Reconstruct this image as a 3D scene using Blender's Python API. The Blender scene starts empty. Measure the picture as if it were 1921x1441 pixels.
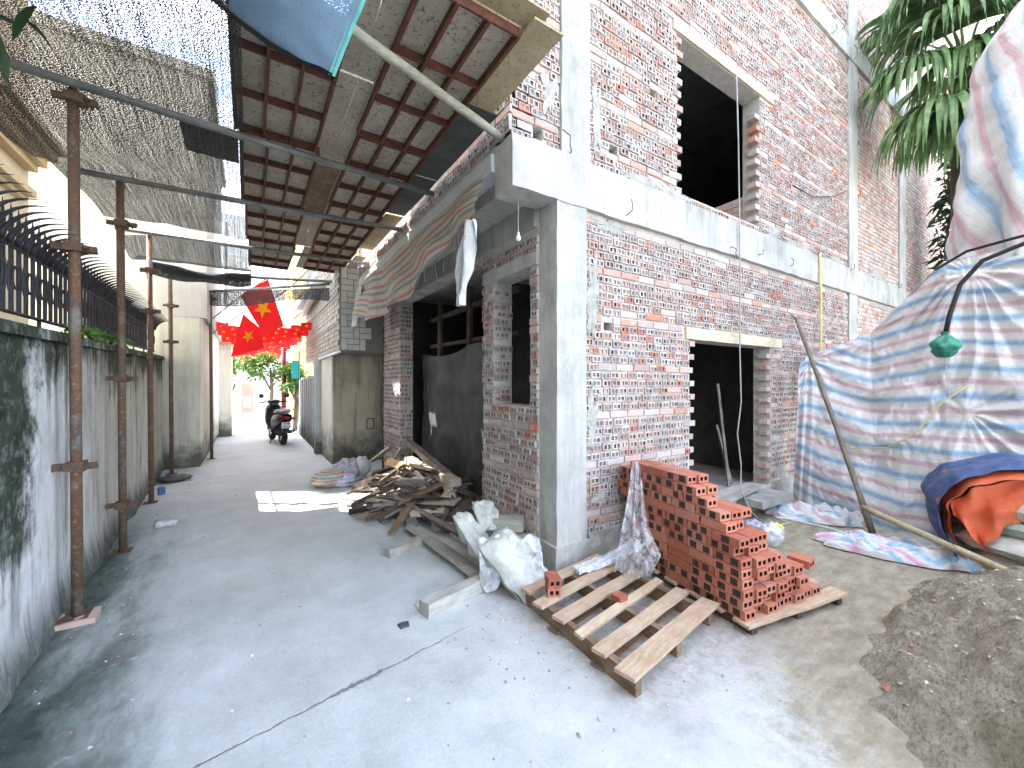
import bpy, math, random
from mathutils import Vector, Matrix, noise
import numpy as np
random.seed(7)
SC = bpy.context.scene
COL = SC.collection

# ------------------------------------------------------------------ camera
cam_data = bpy.data.cameras.new('camera')
cam_data.sensor_width = 36.0
cam_data.lens = 14.24
cam_data.clip_start = 0.05
cam_data.clip_end = 1500
cam = bpy.data.objects.new('camera', cam_data)
cam.location = (-1.985, -2.468, 1.5)
cam.rotation_euler = (math.radians(90), 0, math.radians(-33))
COL.objects.link(cam)
SC.camera = cam

# ------------------------------------------------------------------ sky, sun, exposure
SUN_EL = math.radians(52)
SUN_H = Vector((-0.825, 0.565))
TO_SUN = Vector((SUN_H.x * math.cos(SUN_EL), SUN_H.y * math.cos(SUN_EL), math.sin(SUN_EL))).normalized()
world = bpy.data.worlds.new('World')
SC.world = world
world.use_nodes = True
wn, wl = world.node_tree.nodes, world.node_tree.links
wn.clear()
w_out = wn.new('ShaderNodeOutputWorld')
w_bg = wn.new('ShaderNodeBackground')
w_bg.inputs['Strength'].default_value = 0.15
w_sky = wn.new('ShaderNodeTexSky')
w_sky.sky_type = 'NISHITA'
w_sky.sun_disc = False
w_sky.sun_elevation = SUN_EL
w_sky.sun_rotation = math.atan2(SUN_H.x, SUN_H.y)
w_sky.air_density = 1.0
w_sky.dust_density = 1.2
w_tc = wn.new('ShaderNodeTexCoord')
w_map = wn.new('ShaderNodeMapping')
w_map.inputs['Scale'].default_value = (1.0, 1.0, 2.0)
w_noise = wn.new('ShaderNodeTexNoise')
w_noise.inputs['Scale'].default_value = 2.3
w_noise.inputs['Detail'].default_value = 8
w_noise.inputs['Roughness'].default_value = 0.6
w_ramp = wn.new('ShaderNodeValToRGB')
w_ramp.color_ramp.elements[0].position = 0.44
w_ramp.color_ramp.elements[0].color = (0, 0, 0, 1)
w_ramp.color_ramp.elements[1].position = 0.66
w_ramp.color_ramp.elements[1].color = (1, 1, 1, 1)
w_mix = wn.new('ShaderNodeMix')
w_mix.data_type = 'RGBA'
w_mix.inputs['B'].default_value = (9.0, 9.2, 9.6, 1)
wl.new(w_tc.outputs['Generated'], w_map.inputs['Vector'])
wl.new(w_map.outputs['Vector'], w_noise.inputs['Vector'])
wl.new(w_noise.outputs['Fac'], w_ramp.inputs['Fac'])
wl.new(w_ramp.outputs['Color'], w_mix.inputs['Factor'])
wl.new(w_sky.outputs['Color'], w_mix.inputs['A'])
wl.new(w_mix.outputs['Result'], w_bg.inputs['Color'])
wl.new(w_bg.outputs['Background'], w_out.inputs['Surface'])

sun_data = bpy.data.lights.new('sun', 'SUN')
sun_data.energy = 4.0
sun_data.angle = math.radians(0.5)
sun_data.color = (1.0, 0.95, 0.86)
sun = bpy.data.objects.new('sun', sun_data)
sun.rotation_euler = (-TO_SUN).to_track_quat('-Z', 'Y').to_euler()
sun.location = (-20, 14, 25)
COL.objects.link(sun)

SC.view_settings.view_transform = 'Standard'
SC.view_settings.look = 'None'
SC.view_settings.gamma = 1
SC.view_settings.use_curve_mapping = False
SC.view_settings.exposure = 2.92
SC.render.engine = 'CYCLES'
SC.cycles.transparent_max_bounces = 16
SC.cycles.max_bounces = 6
SC.cycles.diffuse_bounces = 4
SC.cycles.use_denoising = True

# ------------------------------------------------------------------ material helpers
class NT:
    def __init__(s, name):
        s.m = bpy.data.materials.new(name)
        s.m.use_nodes = True
        s.n, s.l = s.m.node_tree.nodes, s.m.node_tree.links
        s.n.clear()
        s.out = s.n.new('ShaderNodeOutputMaterial')
        s.bsdf = s.n.new('ShaderNodeBsdfPrincipled')
        s.l.new(s.bsdf.outputs[0], s.out.inputs[0])
        s._pos = None
    def set(s, sock, v):
        if hasattr(v, 'is_output') or isinstance(v, bpy.types.NodeSocket):
            s.l.new(v, sock)
        elif isinstance(v, (tuple, list)) and len(v) == 3 and sock.type == 'RGBA':
            sock.default_value = (*v, 1)
        else:
            sock.default_value = v
    def pos(s):
        if s._pos is None:
            s._pos = s.n.new('ShaderNodeNewGeometry').outputs['Position']
        return s._pos
    def objpos(s):
        tc = s.n.new('ShaderNodeTexCoord')
        oi = s.n.new('ShaderNodeObjectInfo')
        va = s.n.new('ShaderNodeVectorMath'); va.operation = 'ADD'
        s.l.new(tc.outputs['Object'], va.inputs[0])
        mu = s.n.new('ShaderNodeMath'); mu.operation = 'MULTIPLY'; mu.inputs[1].default_value = 57.0
        s.l.new(oi.outputs['Random'], mu.inputs[0])
        s.l.new(mu.outputs[0], va.inputs[1])
        return va.outputs[0]
    def uv(s):
        return s.n.new('ShaderNodeTexCoord').outputs['UV']
    def rand(s):
        return s.n.new('ShaderNodeObjectInfo').outputs['Random']
    def scale(s, vec, sc):
        m = s.n.new('ShaderNodeMapping')
        m.inputs['Scale'].default_value = sc
        s.l.new(vec, m.inputs['Vector'])
        return m.outputs[0]
    def noise(s, vec, sc=5, detail=5, rough=0.6, dist=0.0):
        n = s.n.new('ShaderNodeTexNoise')
        s.l.new(vec, n.inputs['Vector'])
        n.inputs['Scale'].default_value = sc
        n.inputs['Detail'].default_value = detail
        n.inputs['Roughness'].default_value = rough
        n.inputs['Distortion'].default_value = dist
        return n.outputs['Fac']
    def voronoi(s, vec, sc=5, feat='F1'):
        n = s.n.new('ShaderNodeTexVoronoi')
        n.feature = feat
        s.l.new(vec, n.inputs['Vector'])
        n.inputs['Scale'].default_value = sc
        return n.outputs['Distance']
    def ramp(s, fac, stops, interp='LINEAR'):
        r = s.n.new('ShaderNodeValToRGB')
        r.color_ramp.interpolation = interp
        e = r.color_ramp.elements
        while len(e) < len(stops):
            e.new(0.5)
        for k, (p, c) in enumerate(stops):
            e[k].position = p
            e[k].color = (*c, 1) if isinstance(c, (tuple, list)) else (c, c, c, 1)
        s.l.new(fac, r.inputs['Fac'])
        return r.outputs['Color']
    def mix(s, fac, a, b, mode='MIX'):
        m = s.n.new('ShaderNodeMix')
        m.data_type = 'RGBA'
        m.blend_type = mode
        s.set(m.inputs['Factor'], fac)
        s.set(m.inputs['A'], a)
        s.set(m.inputs['B'], b)
        return m.outputs['Result']
    def math(s, op, a, b=0.0, c=None, clamp=False):
        m = s.n.new('ShaderNodeMath')
        m.operation = op
        m.use_clamp = clamp
        s.set(m.inputs[0], a)
        s.set(m.inputs[1], b)
        if c is not None:
            s.set(m.inputs[2], c)
        return m.outputs[0]
    def sep(s, vec):
        x = s.n.new('ShaderNodeSeparateXYZ')
        s.l.new(vec, x.inputs[0])
        return x.outputs
    def sstep(s, v, lo, hi):
        m = s.n.new('ShaderNodeMapRange')
        m.interpolation_type = 'SMOOTHSTEP'
        s.set(m.inputs['Value'], v)
        m.inputs['From Min'].default_value = lo
        m.inputs['From Max'].default_value = hi
        return m.outputs['Result']
    def bump(s, h, strength=0.3, dist=0.01):
        b = s.n.new('ShaderNodeBump')
        b.inputs['Strength'].default_value = strength
        b.inputs['Distance'].default_value = dist
        s.l.new(h, b.inputs['Height'])
        s.l.new(b.outputs[0], s.bsdf.inputs['Normal'])
    def fin(s, color=None, rough=0.85, metal=0.0, spec=0.3):
        if color is not None:
            s.set(s.bsdf.inputs['Base Color'], color)
        s.set(s.bsdf.inputs['Roughness'], rough)
        s.set(s.bsdf.inputs['Metallic'], metal)
        s.bsdf.inputs['Specular IOR Level'].default_value = spec
        return s.m

M = {}
def simple(name, c1, c2, sc=8, rough=0.85, bump=0.25, detail=6, obj=False, stretch=(1, 1, 1), metal=0.0, lo=0.32, hi=0.68, dist=0.005, spec=0.3):
    t = NT(name)
    p = t.objpos() if obj else t.pos()
    p = t.scale(p, stretch)
    f = t.noise(p, sc, detail, 0.65)
    c = t.ramp(f, [(lo, c1), (hi, c2)])
    g = t.noise(p, sc * 6, 4, 0.6)
    c = t.mix(0.22, c, t.ramp(g, [(0.3, 0.15), (0.7, 0.9)]), 'SOFT_LIGHT')
    if bump:
        t.bump(t.math('ADD', f, t.math('MULTIPLY', g, 0.5)), bump, dist)
    M[name] = t.fin(c, rough, metal, spec)
    return M[name]

# poured concrete of columns and beams: pale, board streaks, grey smears
def conc(name, base, dark, streak=True):
    t = NT(name)
    p = t.pos()
    big = t.noise(p, 1.8, 6, 0.65)
    c = t.ramp(big, [(0.3, dark), (0.6, base)])
    if streak:
        st = t.noise(t.scale(p, (14, 14, 1.0)), 1.0, 6, 0.7)
        c = t.mix(0.40, c, t.ramp(st, [(0.3, 0.25), (0.62, 0.8)]), 'SOFT_LIGHT')
    sp = t.noise(p, 60, 3, 0.6)
    c = t.mix(t.ramp(sp, [(0.66, 0.0), (0.74, 0.5)]), c, (0.16, 0.16, 0.155))
    stain = t.noise(t.scale(p, (5, 5, 1.6)), 1.0, 7, 0.7)
    c = t.mix(t.ramp(stain, [(0.52, 0.0), (0.70, 0.6)]), c, (0.22, 0.21, 0.195))
    t.bump(t.math('ADD', t.noise(p, 35, 5, 0.7), t.math('MULTIPLY', big, 2)), 0.35, 0.006)
    M[name] = t.fin(c, 0.9)
conc('concrete_light', (0.47, 0.47, 0.45), (0.30, 0.30, 0.285))
conc('concrete_grey', (0.44, 0.44, 0.42), (0.25, 0.25, 0.24), False)
simple('mortar', (0.43, 0.405, 0.37), (0.60, 0.575, 0.535), 14, 0.95, 0.8, 8, dist=0.01)
simple('plaster_rough', (0.26, 0.255, 0.235), (0.47, 0.46, 0.43), 5, 0.95, 0.8, 8, dist=0.015)

# wall bricks: one tint value for each brick, smeared with cement
t = NT('wall_brick')
at = t.n.new('ShaderNodeAttribute'); at.attribute_name = 'tint'
v = t.math('FRACT', t.math('ADD', at.outputs['Fac'], t.rand()))
c = t.ramp(v, [(0.0, (0.42, 0.295, 0.26)), (0.20, (0.53, 0.425, 0.385)), (0.38, (0.40, 0.34, 0.325)), (0.54, (0.54, 0.385, 0.33)),
               (0.70, (0.53, 0.475, 0.45)), (0.89, (0.48, 0.275, 0.22)), (0.96, (0.50, 0.21, 0.145))], 'CONSTANT')
sm = t.noise(t.pos(), 9, 6, 0.7)
c = t.mix(t.ramp(sm, [(0.54, 0.0), (0.70, 0.65)]), c, (0.62, 0.605, 0.58))
sm2 = t.noise(t.pos(), 70, 4, 0.6)
c = t.mix(t.ramp(sm2, [(0.58, 0.0), (0.74, 0.4)]), c, (0.64, 0.63, 0.61))
big = t.noise(t.pos(), 0.9, 4, 0.6)
c = t.mix(t.ramp(big, [(0.50, 0.0), (0.68, 0.25)]), c, (0.54, 0.53, 0.51))
t.bump(t.math('ADD', t.noise(t.pos(), 90, 4, 0.7), sm), 0.5, 0.004)
M['wall_brick'] = t.fin(c, 0.92)
simple('hole_fill_shaded', (0.09, 0.088, 0.09), (0.26, 0.255, 0.26), 14, 0.95, 0.6)  # grey mortar in the brick holes, with recess shade darkened into its colour

# fresh stack bricks
t = NT('stack_brick')
v = t.rand()
c = t.ramp(v, [(0.0, (0.32, 0.095, 0.060)), (0.3, (0.43, 0.14, 0.088)), (0.6, (0.50, 0.19, 0.125)), (0.8, (0.46, 0.21, 0.15)), (1.0, (0.36, 0.115, 0.078))])
c = t.mix(t.ramp(t.noise(t.objpos(), 12, 5, 0.7), [(0.45, 0.0), (0.75, 0.45)]), c, (0.50, 0.26, 0.19))
c = t.mix(t.ramp(t.noise(t.objpos(), 40, 4, 0.7), [(0.62, 0.0), (0.75, 0.5)]), c, (0.20, 0.06, 0.045))
t.bump(t.noise(t.objpos(), 120, 4, 0.7), 0.4, 0.003)
M['stack_brick'] = t.fin(c, 0.9)
simple('brick_burn', (0.022, 0.019, 0.021), (0.085, 0.045, 0.038), 22, 0.9, 0.2, obj=True)
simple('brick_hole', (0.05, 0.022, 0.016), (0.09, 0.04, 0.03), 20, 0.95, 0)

# ------------------------------------------------------------------ ground
t = NT('ground')
p = t.pos(); X, Y, Z = t.sep(p)
w = t.noise(p, 1.1, 6, 0.65)
w2 = t.noise(p, 3.0, 7, 0.7)
c = t.ramp(w, [(0.28, (0.41, 0.44, 0.425)), (0.50, (0.495, 0.53, 0.52)), (0.72, (0.555, 0.59, 0.59))])
c = t.mix(0.55, c, t.ramp(w2, [(0.35, 0.25), (0.65, 0.72)]), 'SOFT_LIGHT')
fine = t.noise(p, 55, 5, 0.75)
c = t.mix(0.35, c, t.ramp(fine, [(0.3, 0.2), (0.7, 0.8)]), 'SOFT_LIGHT')
sx = t.noise(t.scale(p, (1.0, 0.35, 1.0)), 2.4, 6, 0.7)
# moss and damp dirt creeping out from the foot of the garden wall
wallx = t.math('ADD', X, t.math('MULTIPLY', Y, 0.045))
ms = t.math('ADD', t.math('MULTIPLY', wallx, -1.0), t.math('MULTIPLY', t.math('SUBTRACT', sx, 0.5), 1.5))
ms = t.math('ADD', ms, t.math('MULTIPLY', t.math('SUBTRACT', 1.0, t.sstep(Y, -0.6, 1.2)), 0.30))
mfac = t.math('MULTIPLY', t.sstep(ms, 2.30, 3.05), t.math('SUBTRACT', 1.0, t.sstep(Y, 2.2, 4.6)))
c = t.mix(mfac, c, t.ramp(t.noise(p, 7, 5, 0.7), [(0.35, (0.020, 0.045, 0.035)), (0.7, (0.085, 0.12, 0.095))]))
# brown-grey sand worked over the concrete on the building side
sn = t.math('ADD', t.math('ADD', X, t.math('MULTIPLY', Y, -0.10)), t.math('MULTIPLY', t.math('SUBTRACT', w2, 0.5), 2.2))
sfac = t.math('MULTIPLY', t.sstep(sn, 0.1, 0.95), t.math('SUBTRACT', 1.0, t.sstep(Y, 0.6, 1.6)))
sandc = t.ramp(t.noise(t.scale(p, (1.0, 2.2, 1)), 4.5, 7, 0.72), [(0.32, (0.215, 0.185, 0.13)), (0.55, (0.37, 0.325, 0.24)), (0.75, (0.48, 0.445, 0.37))])
c = t.mix(sfac, c, sandc)
# pale cement dust between the pallet and the alley
dd = t.math('MULTIPLY', t.sstep(X, -1.3, -0.2), t.math('SUBTRACT', 1.0, t.sstep(X, 0.2, 1.0)))
dd = t.math('MULTIPLY', dd, t.math('SUBTRACT', 1.0, t.sstep(Y, -0.6, 0.5)))
c = t.mix(t.math('MULTIPLY', dd, t.ramp(w2, [(0.36, 0.0), (0.6, 0.7)])), c, (0.56, 0.56, 0.56))
hx = t.math('DIVIDE', t.math('SUBTRACT', X, 1.65), 2.3); hy = t.math('DIVIDE', t.math('ADD', Y, 2.85), 1.8)
hr = t.math('ADD', t.math('MULTIPLY', hx, hx), t.math('MULTIPLY', hy, hy))
hr = t.math('ADD', hr, t.math('MULTIPLY', t.math('SUBTRACT', t.noise(p, 6, 8, 0.75), 0.5), 1.3))
c = t.mix(t.math('SUBTRACT', 1.0, t.sstep(hr, 0.70, 1.20)), c, sandc)
# dirt and brick dust under the pallet
bd = t.math('MULTIPLY', t.math('MULTIPLY', t.sstep(X, -0.75, -0.3), t.math('SUBTRACT', 1.0, t.sstep(X, 0.55, 0.9))), t.math('MULTIPLY', t.sstep(Y, -1.5, -1.1), t.math('SUBTRACT', 1.0, t.sstep(Y, 0.0, 0.3))))
c = t.mix(t.math('MULTIPLY', bd, t.ramp(t.noise(p, 16, 6, 0.75), [(0.38, 0.15), (0.66, 0.9)])), c, (0.30, 0.235, 0.205))
# green weeds stain by the house corner, damp patches in the alley
gw = t.math('MULTIPLY', t.math('SUBTRACT', 1.0, t.sstep(wallx, -2.6, -2.15)), t.sstep(Y, 5.6, 7.0))
c = t.mix(t.math('MULTIPLY', gw, t.ramp(w2, [(0.4, 0.0), (0.6, 0.6)])), c, (0.14, 0.18, 0.075))
dm = t.noise(t.scale(p, (1.5, 0.5, 1)), 1.6, 7, 0.75)
c = t.mix(t.ramp(dm, [(0.58, 0.0), (0.74, 0.35)]), c, (0.29, 0.30, 0.29))
# scuffs dragged along the alley, cement splashes, worn aggregate
sc1 = t.noise(t.scale(p, (9, 1.1, 1)), 1.6, 8, 0.78)
c = t.mix(t.ramp(sc1, [(0.58, 0.0), (0.74, 0.35)]), c, (0.30, 0.31, 0.30))
sc2 = t.noise(t.scale(p, (1.0, 2.6, 1)), 3.3, 9, 0.8)
c = t.mix(t.ramp(sc2, [(0.60, 0.0), (0.68, 0.55)]), c, (0.66, 0.67, 0.67))
ag = t.noise(p, 170, 2, 0.6)
c = t.mix(t.ramp(ag, [(0.62, 0.0), (0.72, 0.35)]), c, (0.20, 0.20, 0.195))
# hairline joint across the slab
jy = t.math('SUBTRACT', Y, t.math('ADD', -0.06, t.math('MULTIPLY', X, 0.185)))
jy = t.math('ADD', jy, t.math('MULTIPLY', t.math('SUBTRACT', t.noise(p, 9, 4, 0.7), 0.5), 0.05))
jw = t.math('MULTIPLY', t.math('SUBTRACT', 1.0, t.sstep(t.math('ABSOLUTE', t.math('ADD', X, 1.52)), 0.02, 0.20)), t.ramp(t.noise(p, 30, 5, 0.8), [(0.42, 0.0), (0.62, 6.0)]))
jl = t.math('SUBTRACT', 1.0, t.sstep(t.math('DIVIDE', t.math('ABSOLUTE', jy), t.math('ADD', 1.0, jw)), 0.001, 0.007))
jm = t.math('MULTIPLY', jl, t.math('SUBTRACT', 1.0, t.sstep(X, -1.2, -0.7)))
c = t.mix(t.math('MULTIPLY', jm, 0.8), c, (0.09, 0.09, 0.085))
vo = t.voronoi(p, 7.0)
c = t.mix(t.math('MULTIPLY', t.math('SUBTRACT', 1.0, t.sstep(vo, 0.02, 0.06)), t.ramp(t.noise(p, 2.5, 2), [(0.5, 0.0), (0.6, 0.8)])), c, (0.08, 0.085, 0.08))
vo2 = t.voronoi(t.scale(p, (1, 1.2, 1)), 11.0)
c = t.mix(t.math('MULTIPLY', t.math('SUBTRACT', 1.0, t.sstep(vo2, 0.02, 0.07)), t.ramp(t.noise(p, 3.1, 2), [(0.52, 0.0), (0.62, 0.9)])), c, (0.66, 0.67, 0.67))
h = t.math('ADD', t.math('MULTIPLY', fine, 0.5), t.math('ADD', w2, t.math('MULTIPLY', t.math('MULTIPLY', sfac, t.noise(t.scale(p, (1, 2, 1)), 22, 6, 0.8)), 3.0)))
h = t.math('SUBTRACT', h, t.math('MULTIPLY', jm, 0.6))
t.bump(h, 0.5, 0.012)
M['ground'] = t.fin(c, t.ramp(w2, [(0.4, 0.55), (0.62, 0.85)]), 0, 0.35)

# sand heap
t = NT('sand')
p = t.pos()
a = t.noise(p, 9, 8, 0.75); b = t.noise(t.scale(p, (1, 1.6, 1)), 48, 5, 0.8)
c = t.ramp(a, [(0.3, (0.31, 0.27, 0.20)), (0.52, (0.45, 0.405, 0.315)), (0.72, (0.60, 0.555, 0.46))])
c = t.mix(t.ramp(b, [(0.36, 0.75), (0.50, 0.0)]), c, (0.13, 0.11, 0.08))
c = t.mix(t.ramp(b, [(0.56, 0.0), (0.70, 0.5)]), c, (0.66, 0.63, 0.55))
t.bump(t.math('ADD', t.math('MULTIPLY', a, 2), b), 1.0, 0.02)
M['sand'] = t.fin(c, 0.97, 0, 0.15)

# stained garden wall
t = NT('garden_wall')
p = t.pos(); X, Y, Z = t.sep(p)
st = t.noise(t.scale(p, (3, 3, 0.28)), 2.2, 8, 0.72)
bl = t.noise(p, 1.25, 6, 0.7)
fn = t.noise(p, 16, 6, 0.75)
c = t.ramp(bl, [(0.30, (0.46, 0.475, 0.48)), (0.52, (0.70, 0.725, 0.745)), (0.72, (0.56, 0.565, 0.525))])
far = t.sstep(Y, 1.1, 2.6)
c = t.mix(t.math('MULTIPLY', far, 0.8), c, t.ramp(bl, [(0.3, (0.34, 0.325, 0.27)), (0.7, (0.56, 0.545, 0.475))]))
c = t.mix(t.ramp(st, [(0.50, 0.0), (0.66, 0.75)]), c, (0.135, 0.125, 0.095))
# black-green growth: heavy along the coping, one big patch, the foot
gz = t.math('ADD', Z, t.math('MULTIPLY', t.math('SUBTRACT', bl, 0.5), 2.0))
gz = t.math('ADD', gz, t.math('MULTIPLY', t.math('SUBTRACT', st, 0.5), 1.3))
top = t.sstep(gz, 1.35, 1.85)
near = t.math('SUBTRACT', 1.0, t.sstep(t.math('ADD', Y, t.math('MULTIPLY', t.math('SUBTRACT', t.noise(p, 3.2, 7, 0.75), 0.5), 1.6)), 0.70, 1.0))
patch = t.math('MULTIPLY', near, t.sstep(gz, 0.50, 0.95))
foot = t.math('SUBTRACT', 1.0, t.sstep(t.math('ADD', Z, t.math('MULTIPLY', t.math('SUBTRACT', st, 0.5), 0.7)), 0.04, 0.34))
gr = t.math('MAXIMUM', t.math('MAXIMUM', top, patch), t.math('MULTIPLY', foot, 0.85))
gr = t.math('MULTIPLY', gr, t.ramp(fn, [(0.25, 0.55), (0.5, 1.0)]))
c = t.mix(gr, c, t.ramp(t.noise(p, 5, 5, 0.7), [(0.35, (0.010, 0.016, 0.012)), (0.7, (0.05, 0.075, 0.045))]))
c = t.mix(0.4, c, t.ramp(fn, [(0.3, 0.2), (0.7, 0.8)]), 'SOFT_LIGHT')
t.bump(t.math('ADD', fn, t.math('MULTIPLY', st, 2)), 0.6, 0.012)
M['garden_wall'] = t.fin(c, 0.9)

# painted / weathered house walls
def house_wall(name, base, dark, stain, amt=0.5, low=True):
    t = NT(name)
    p = t.pos(); X, Y, Z = t.sep(p)
    st = t.noise(t.scale(p, (4, 4, 0.35)), 1.6, 7, 0.7)
    bl = t.noise(p, 1.4, 6, 0.65)
    c = t.ramp(bl, [(0.3, dark), (0.62, base)])
    c = t.mix(t.ramp(st, [(0.52, 0.0), (0.72, amt)]), c, stain)
    if low:
        ft = t.math('SUBTRACT', 1.0, t.sstep(t.math('ADD', Z, t.math('MULTIPLY', t.math('SUBTRACT', t.noise(p, 3, 6, 0.7), 0.5), 1.4)), 0.05, 0.75))
        c = t.mix(t.math('MULTIPLY', ft, 0.9), c, (0.055, 0.058, 0.04))
    t.bump(t.noise(p, 30, 5, 0.7), 0.25, 0.006)
    M[name] = t.fin(c, 0.9)
house_wall('grey_cream_wall', (0.50, 0.495, 0.475), (0.42, 0.415, 0.40), (0.30, 0.295, 0.285), 0.5, False)
house_wall('cream_wall', (0.60, 0.53, 0.40), (0.52, 0.455, 0.335), (0.42, 0.36, 0.26), 0.25, False)
house_wall('cream_trim', (0.50, 0.41, 0.27), (0.42, 0.33, 0.20), (0.3, 0.22, 0.13), 0.4, False)
house_wall('weathered_wall', (0.62, 0.60, 0.52), (0.46, 0.45, 0.39), (0.24, 0.23, 0.19), 0.6, True)
house_wall('pale_wall', (0.78, 0.75, 0.66), (0.66, 0.63, 0.54), (0.40, 0.37, 0.29), 0.4, True)
house_wall('stained_wall', (0.50, 0.445, 0.345), (0.30, 0.265, 0.20), (0.085, 0.065, 0.045), 0.85, True)
house_wall('white_wall', (0.84, 0.85, 0.86), (0.80, 0.80, 0.80), (0.7, 0.7, 0.69), 0.2, False)
house_wall('yellow_wall', (0.78, 0.62, 0.33), (0.70, 0.55, 0.28), (0.5, 0.38, 0.2), 0.3, False)
house_wall('blue_grey_paint', (0.46, 0.51, 0.53), (0.38, 0.42, 0.44), (0.25, 0.24, 0.2), 0.4, True)
house_wall('gate_steel', (0.46, 0.48, 0.50), (0.36, 0.38, 0.40), (0.20, 0.16, 0.12), 0.6, True)
simple('tile_cream', (0.60, 0.56, 0.48), (0.68, 0.66, 0.60), 6, 0.5, 0.1, obj=True)
simple('tile_grey', (0.46, 0.47, 0.46), (0.58, 0.585, 0.57), 6, 0.5, 0.1, obj=True)
simple('tile_joint', (0.14, 0.135, 0.12), (0.22, 0.21, 0.19), 20, 0.95, 0.2)
simple('tile_small', (0.30, 0.265, 0.225), (0.62, 0.58, 0.52), 9, 0.6, 0.3)

# metal
t = NT('rusty_pipe')
p = t.objpos()
f = t.noise(t.scale(p, (1, 1, 0.6)), 6, 7, 0.75)
g = t.noise(p, 45, 4, 0.7)
c = t.ramp(f, [(0.34, (0.20, 0.19, 0.175)), (0.46, (0.13, 0.085, 0.06)), (0.60, (0.165, 0.085, 0.045)), (0.75, (0.30, 0.27, 0.235))])
c = t.mix(t.ramp(g, [(0.55, 0.0), (0.7, 0.6)]), c, (0.34, 0.31, 0.27))
t.bump(t.math('ADD', f, g), 0.4, 0.004)
M['rusty_pipe'] = t.fin(c, 0.75, 0.2)
t = NT('galvanised_pipe')
p = t.objpos()
f = t.noise(p, 5, 6, 0.7)
c = t.ramp(f, [(0.35, (0.13, 0.145, 0.145)), (0.6, (0.24, 0.25, 0.245)), (0.75, (0.17, 0.12, 0.085))])
t.bump(f, 0.2, 0.003)
M['galvanised_pipe'] = t.fin(c, 0.55, 0.35)
simple('coupler_steel', (0.09, 0.065, 0.05), (0.17, 0.10, 0.065), 30, 0.8, 0.5, obj=True, metal=0.2)
simple('rust_rib', (0.085, 0.036, 0.026), (0.16, 0.066, 0.045), 14, 0.85, 0.4)
simple('fence_iron', (0.018, 0.020, 0.028), (0.045, 0.047, 0.058), 20, 0.55, 0.2, metal=0.3)
simple('rebar', (0.06, 0.04, 0.03), (0.14, 0.085, 0.055), 30, 0.8, 0.3)
simple('white_pipe', (0.52, 0.55, 0.58), (0.66, 0.69, 0.72), 3, 0.5, 0.1)
simple('yellow_pipe', (0.62, 0.50, 0.20), (0.70, 0.60, 0.30), 6, 0.5, 0.1)
simple('cable_grey', (0.30, 0.30, 0.30), (0.42, 0.42, 0.41), 10, 0.6, 0)
simple('cable_black', (0.015, 0.015, 0.018), (0.03, 0.03, 0.033), 10, 0.45, 0)
simple('black_plastic', (0.012, 0.012, 0.014), (0.028, 0.028, 0.032), 10, 0.35, 0.05, obj=True, spec=0.5)
simple('rubber', (0.015, 0.015, 0.015), (0.03, 0.03, 0.03), 20, 0.9, 0.2, obj=True)
simple('chrome', (0.4, 0.4, 0.42), (0.55, 0.55, 0.56), 10, 0.25, 0, obj=True, metal=0.9)
simple('tail_red', (0.30, 0.01, 0.01), (0.36, 0.02, 0.02), 10, 0.3, 0, obj=True)
simple('plate_white', (0.74, 0.75, 0.75), (0.80, 0.81, 0.81), 10, 0.5, 0, obj=True)
simple('lettering', (0.02, 0.02, 0.02), (0.03, 0.03, 0.03), 10, 0.7, 0, obj=True)
simple('seat_cover', (0.16, 0.165, 0.17), (0.30, 0.31, 0.32), 10, 0.45, 0.1, obj=True)

# speckled formwork boards
t = NT('form_board')
p = t.pos()
f = t.noise(p, 2.2, 6, 0.7)
c = t.ramp(f, [(0.3, (0.36, 0.305, 0.235)), (0.55, (0.50, 0.44, 0.355)), (0.75, (0.57, 0.515, 0.43))])
g = t.noise(p, 38, 5, 0.78)
c = t.mix(t.ramp(g, [(0.55, 0.0), (0.63, 0.9)]), c, (0.06, 0.045, 0.035))
k = t.noise(p, 90, 3, 0.6)
c = t.mix(t.ramp(k, [(0.64, 0.0), (0.72, 0.6)]), c, (0.40, 0.37, 0.32))
t.bump(g, 0.4, 0.004)
M['form_board'] = t.fin(c, 0.85)
t = NT('bare_plywood')
p = t.pos()
f = t.noise(p, 2.6, 6, 0.7)
c = t.ramp(f, [(0.3, (0.30, 0.24, 0.15)), (0.55, (0.42, 0.345, 0.225)), (0.75, (0.50, 0.43, 0.31))])
g = t.noise(p, 45, 5, 0.78)
c = t.mix(t.ramp(g, [(0.55, 0.0), (0.66, 0.75)]), c, (0.08, 0.06, 0.04))
M['bare_plywood'] = t.fin(c, 0.85)
simple('dark_sheet', (0.045, 0.052, 0.052), (0.10, 0.11, 0.108), 3, 0.7, 0.3)
simple('pale_ply', (0.50, 0.43, 0.30), (0.60, 0.53, 0.40), 3, 0.8, 0.2)

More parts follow.
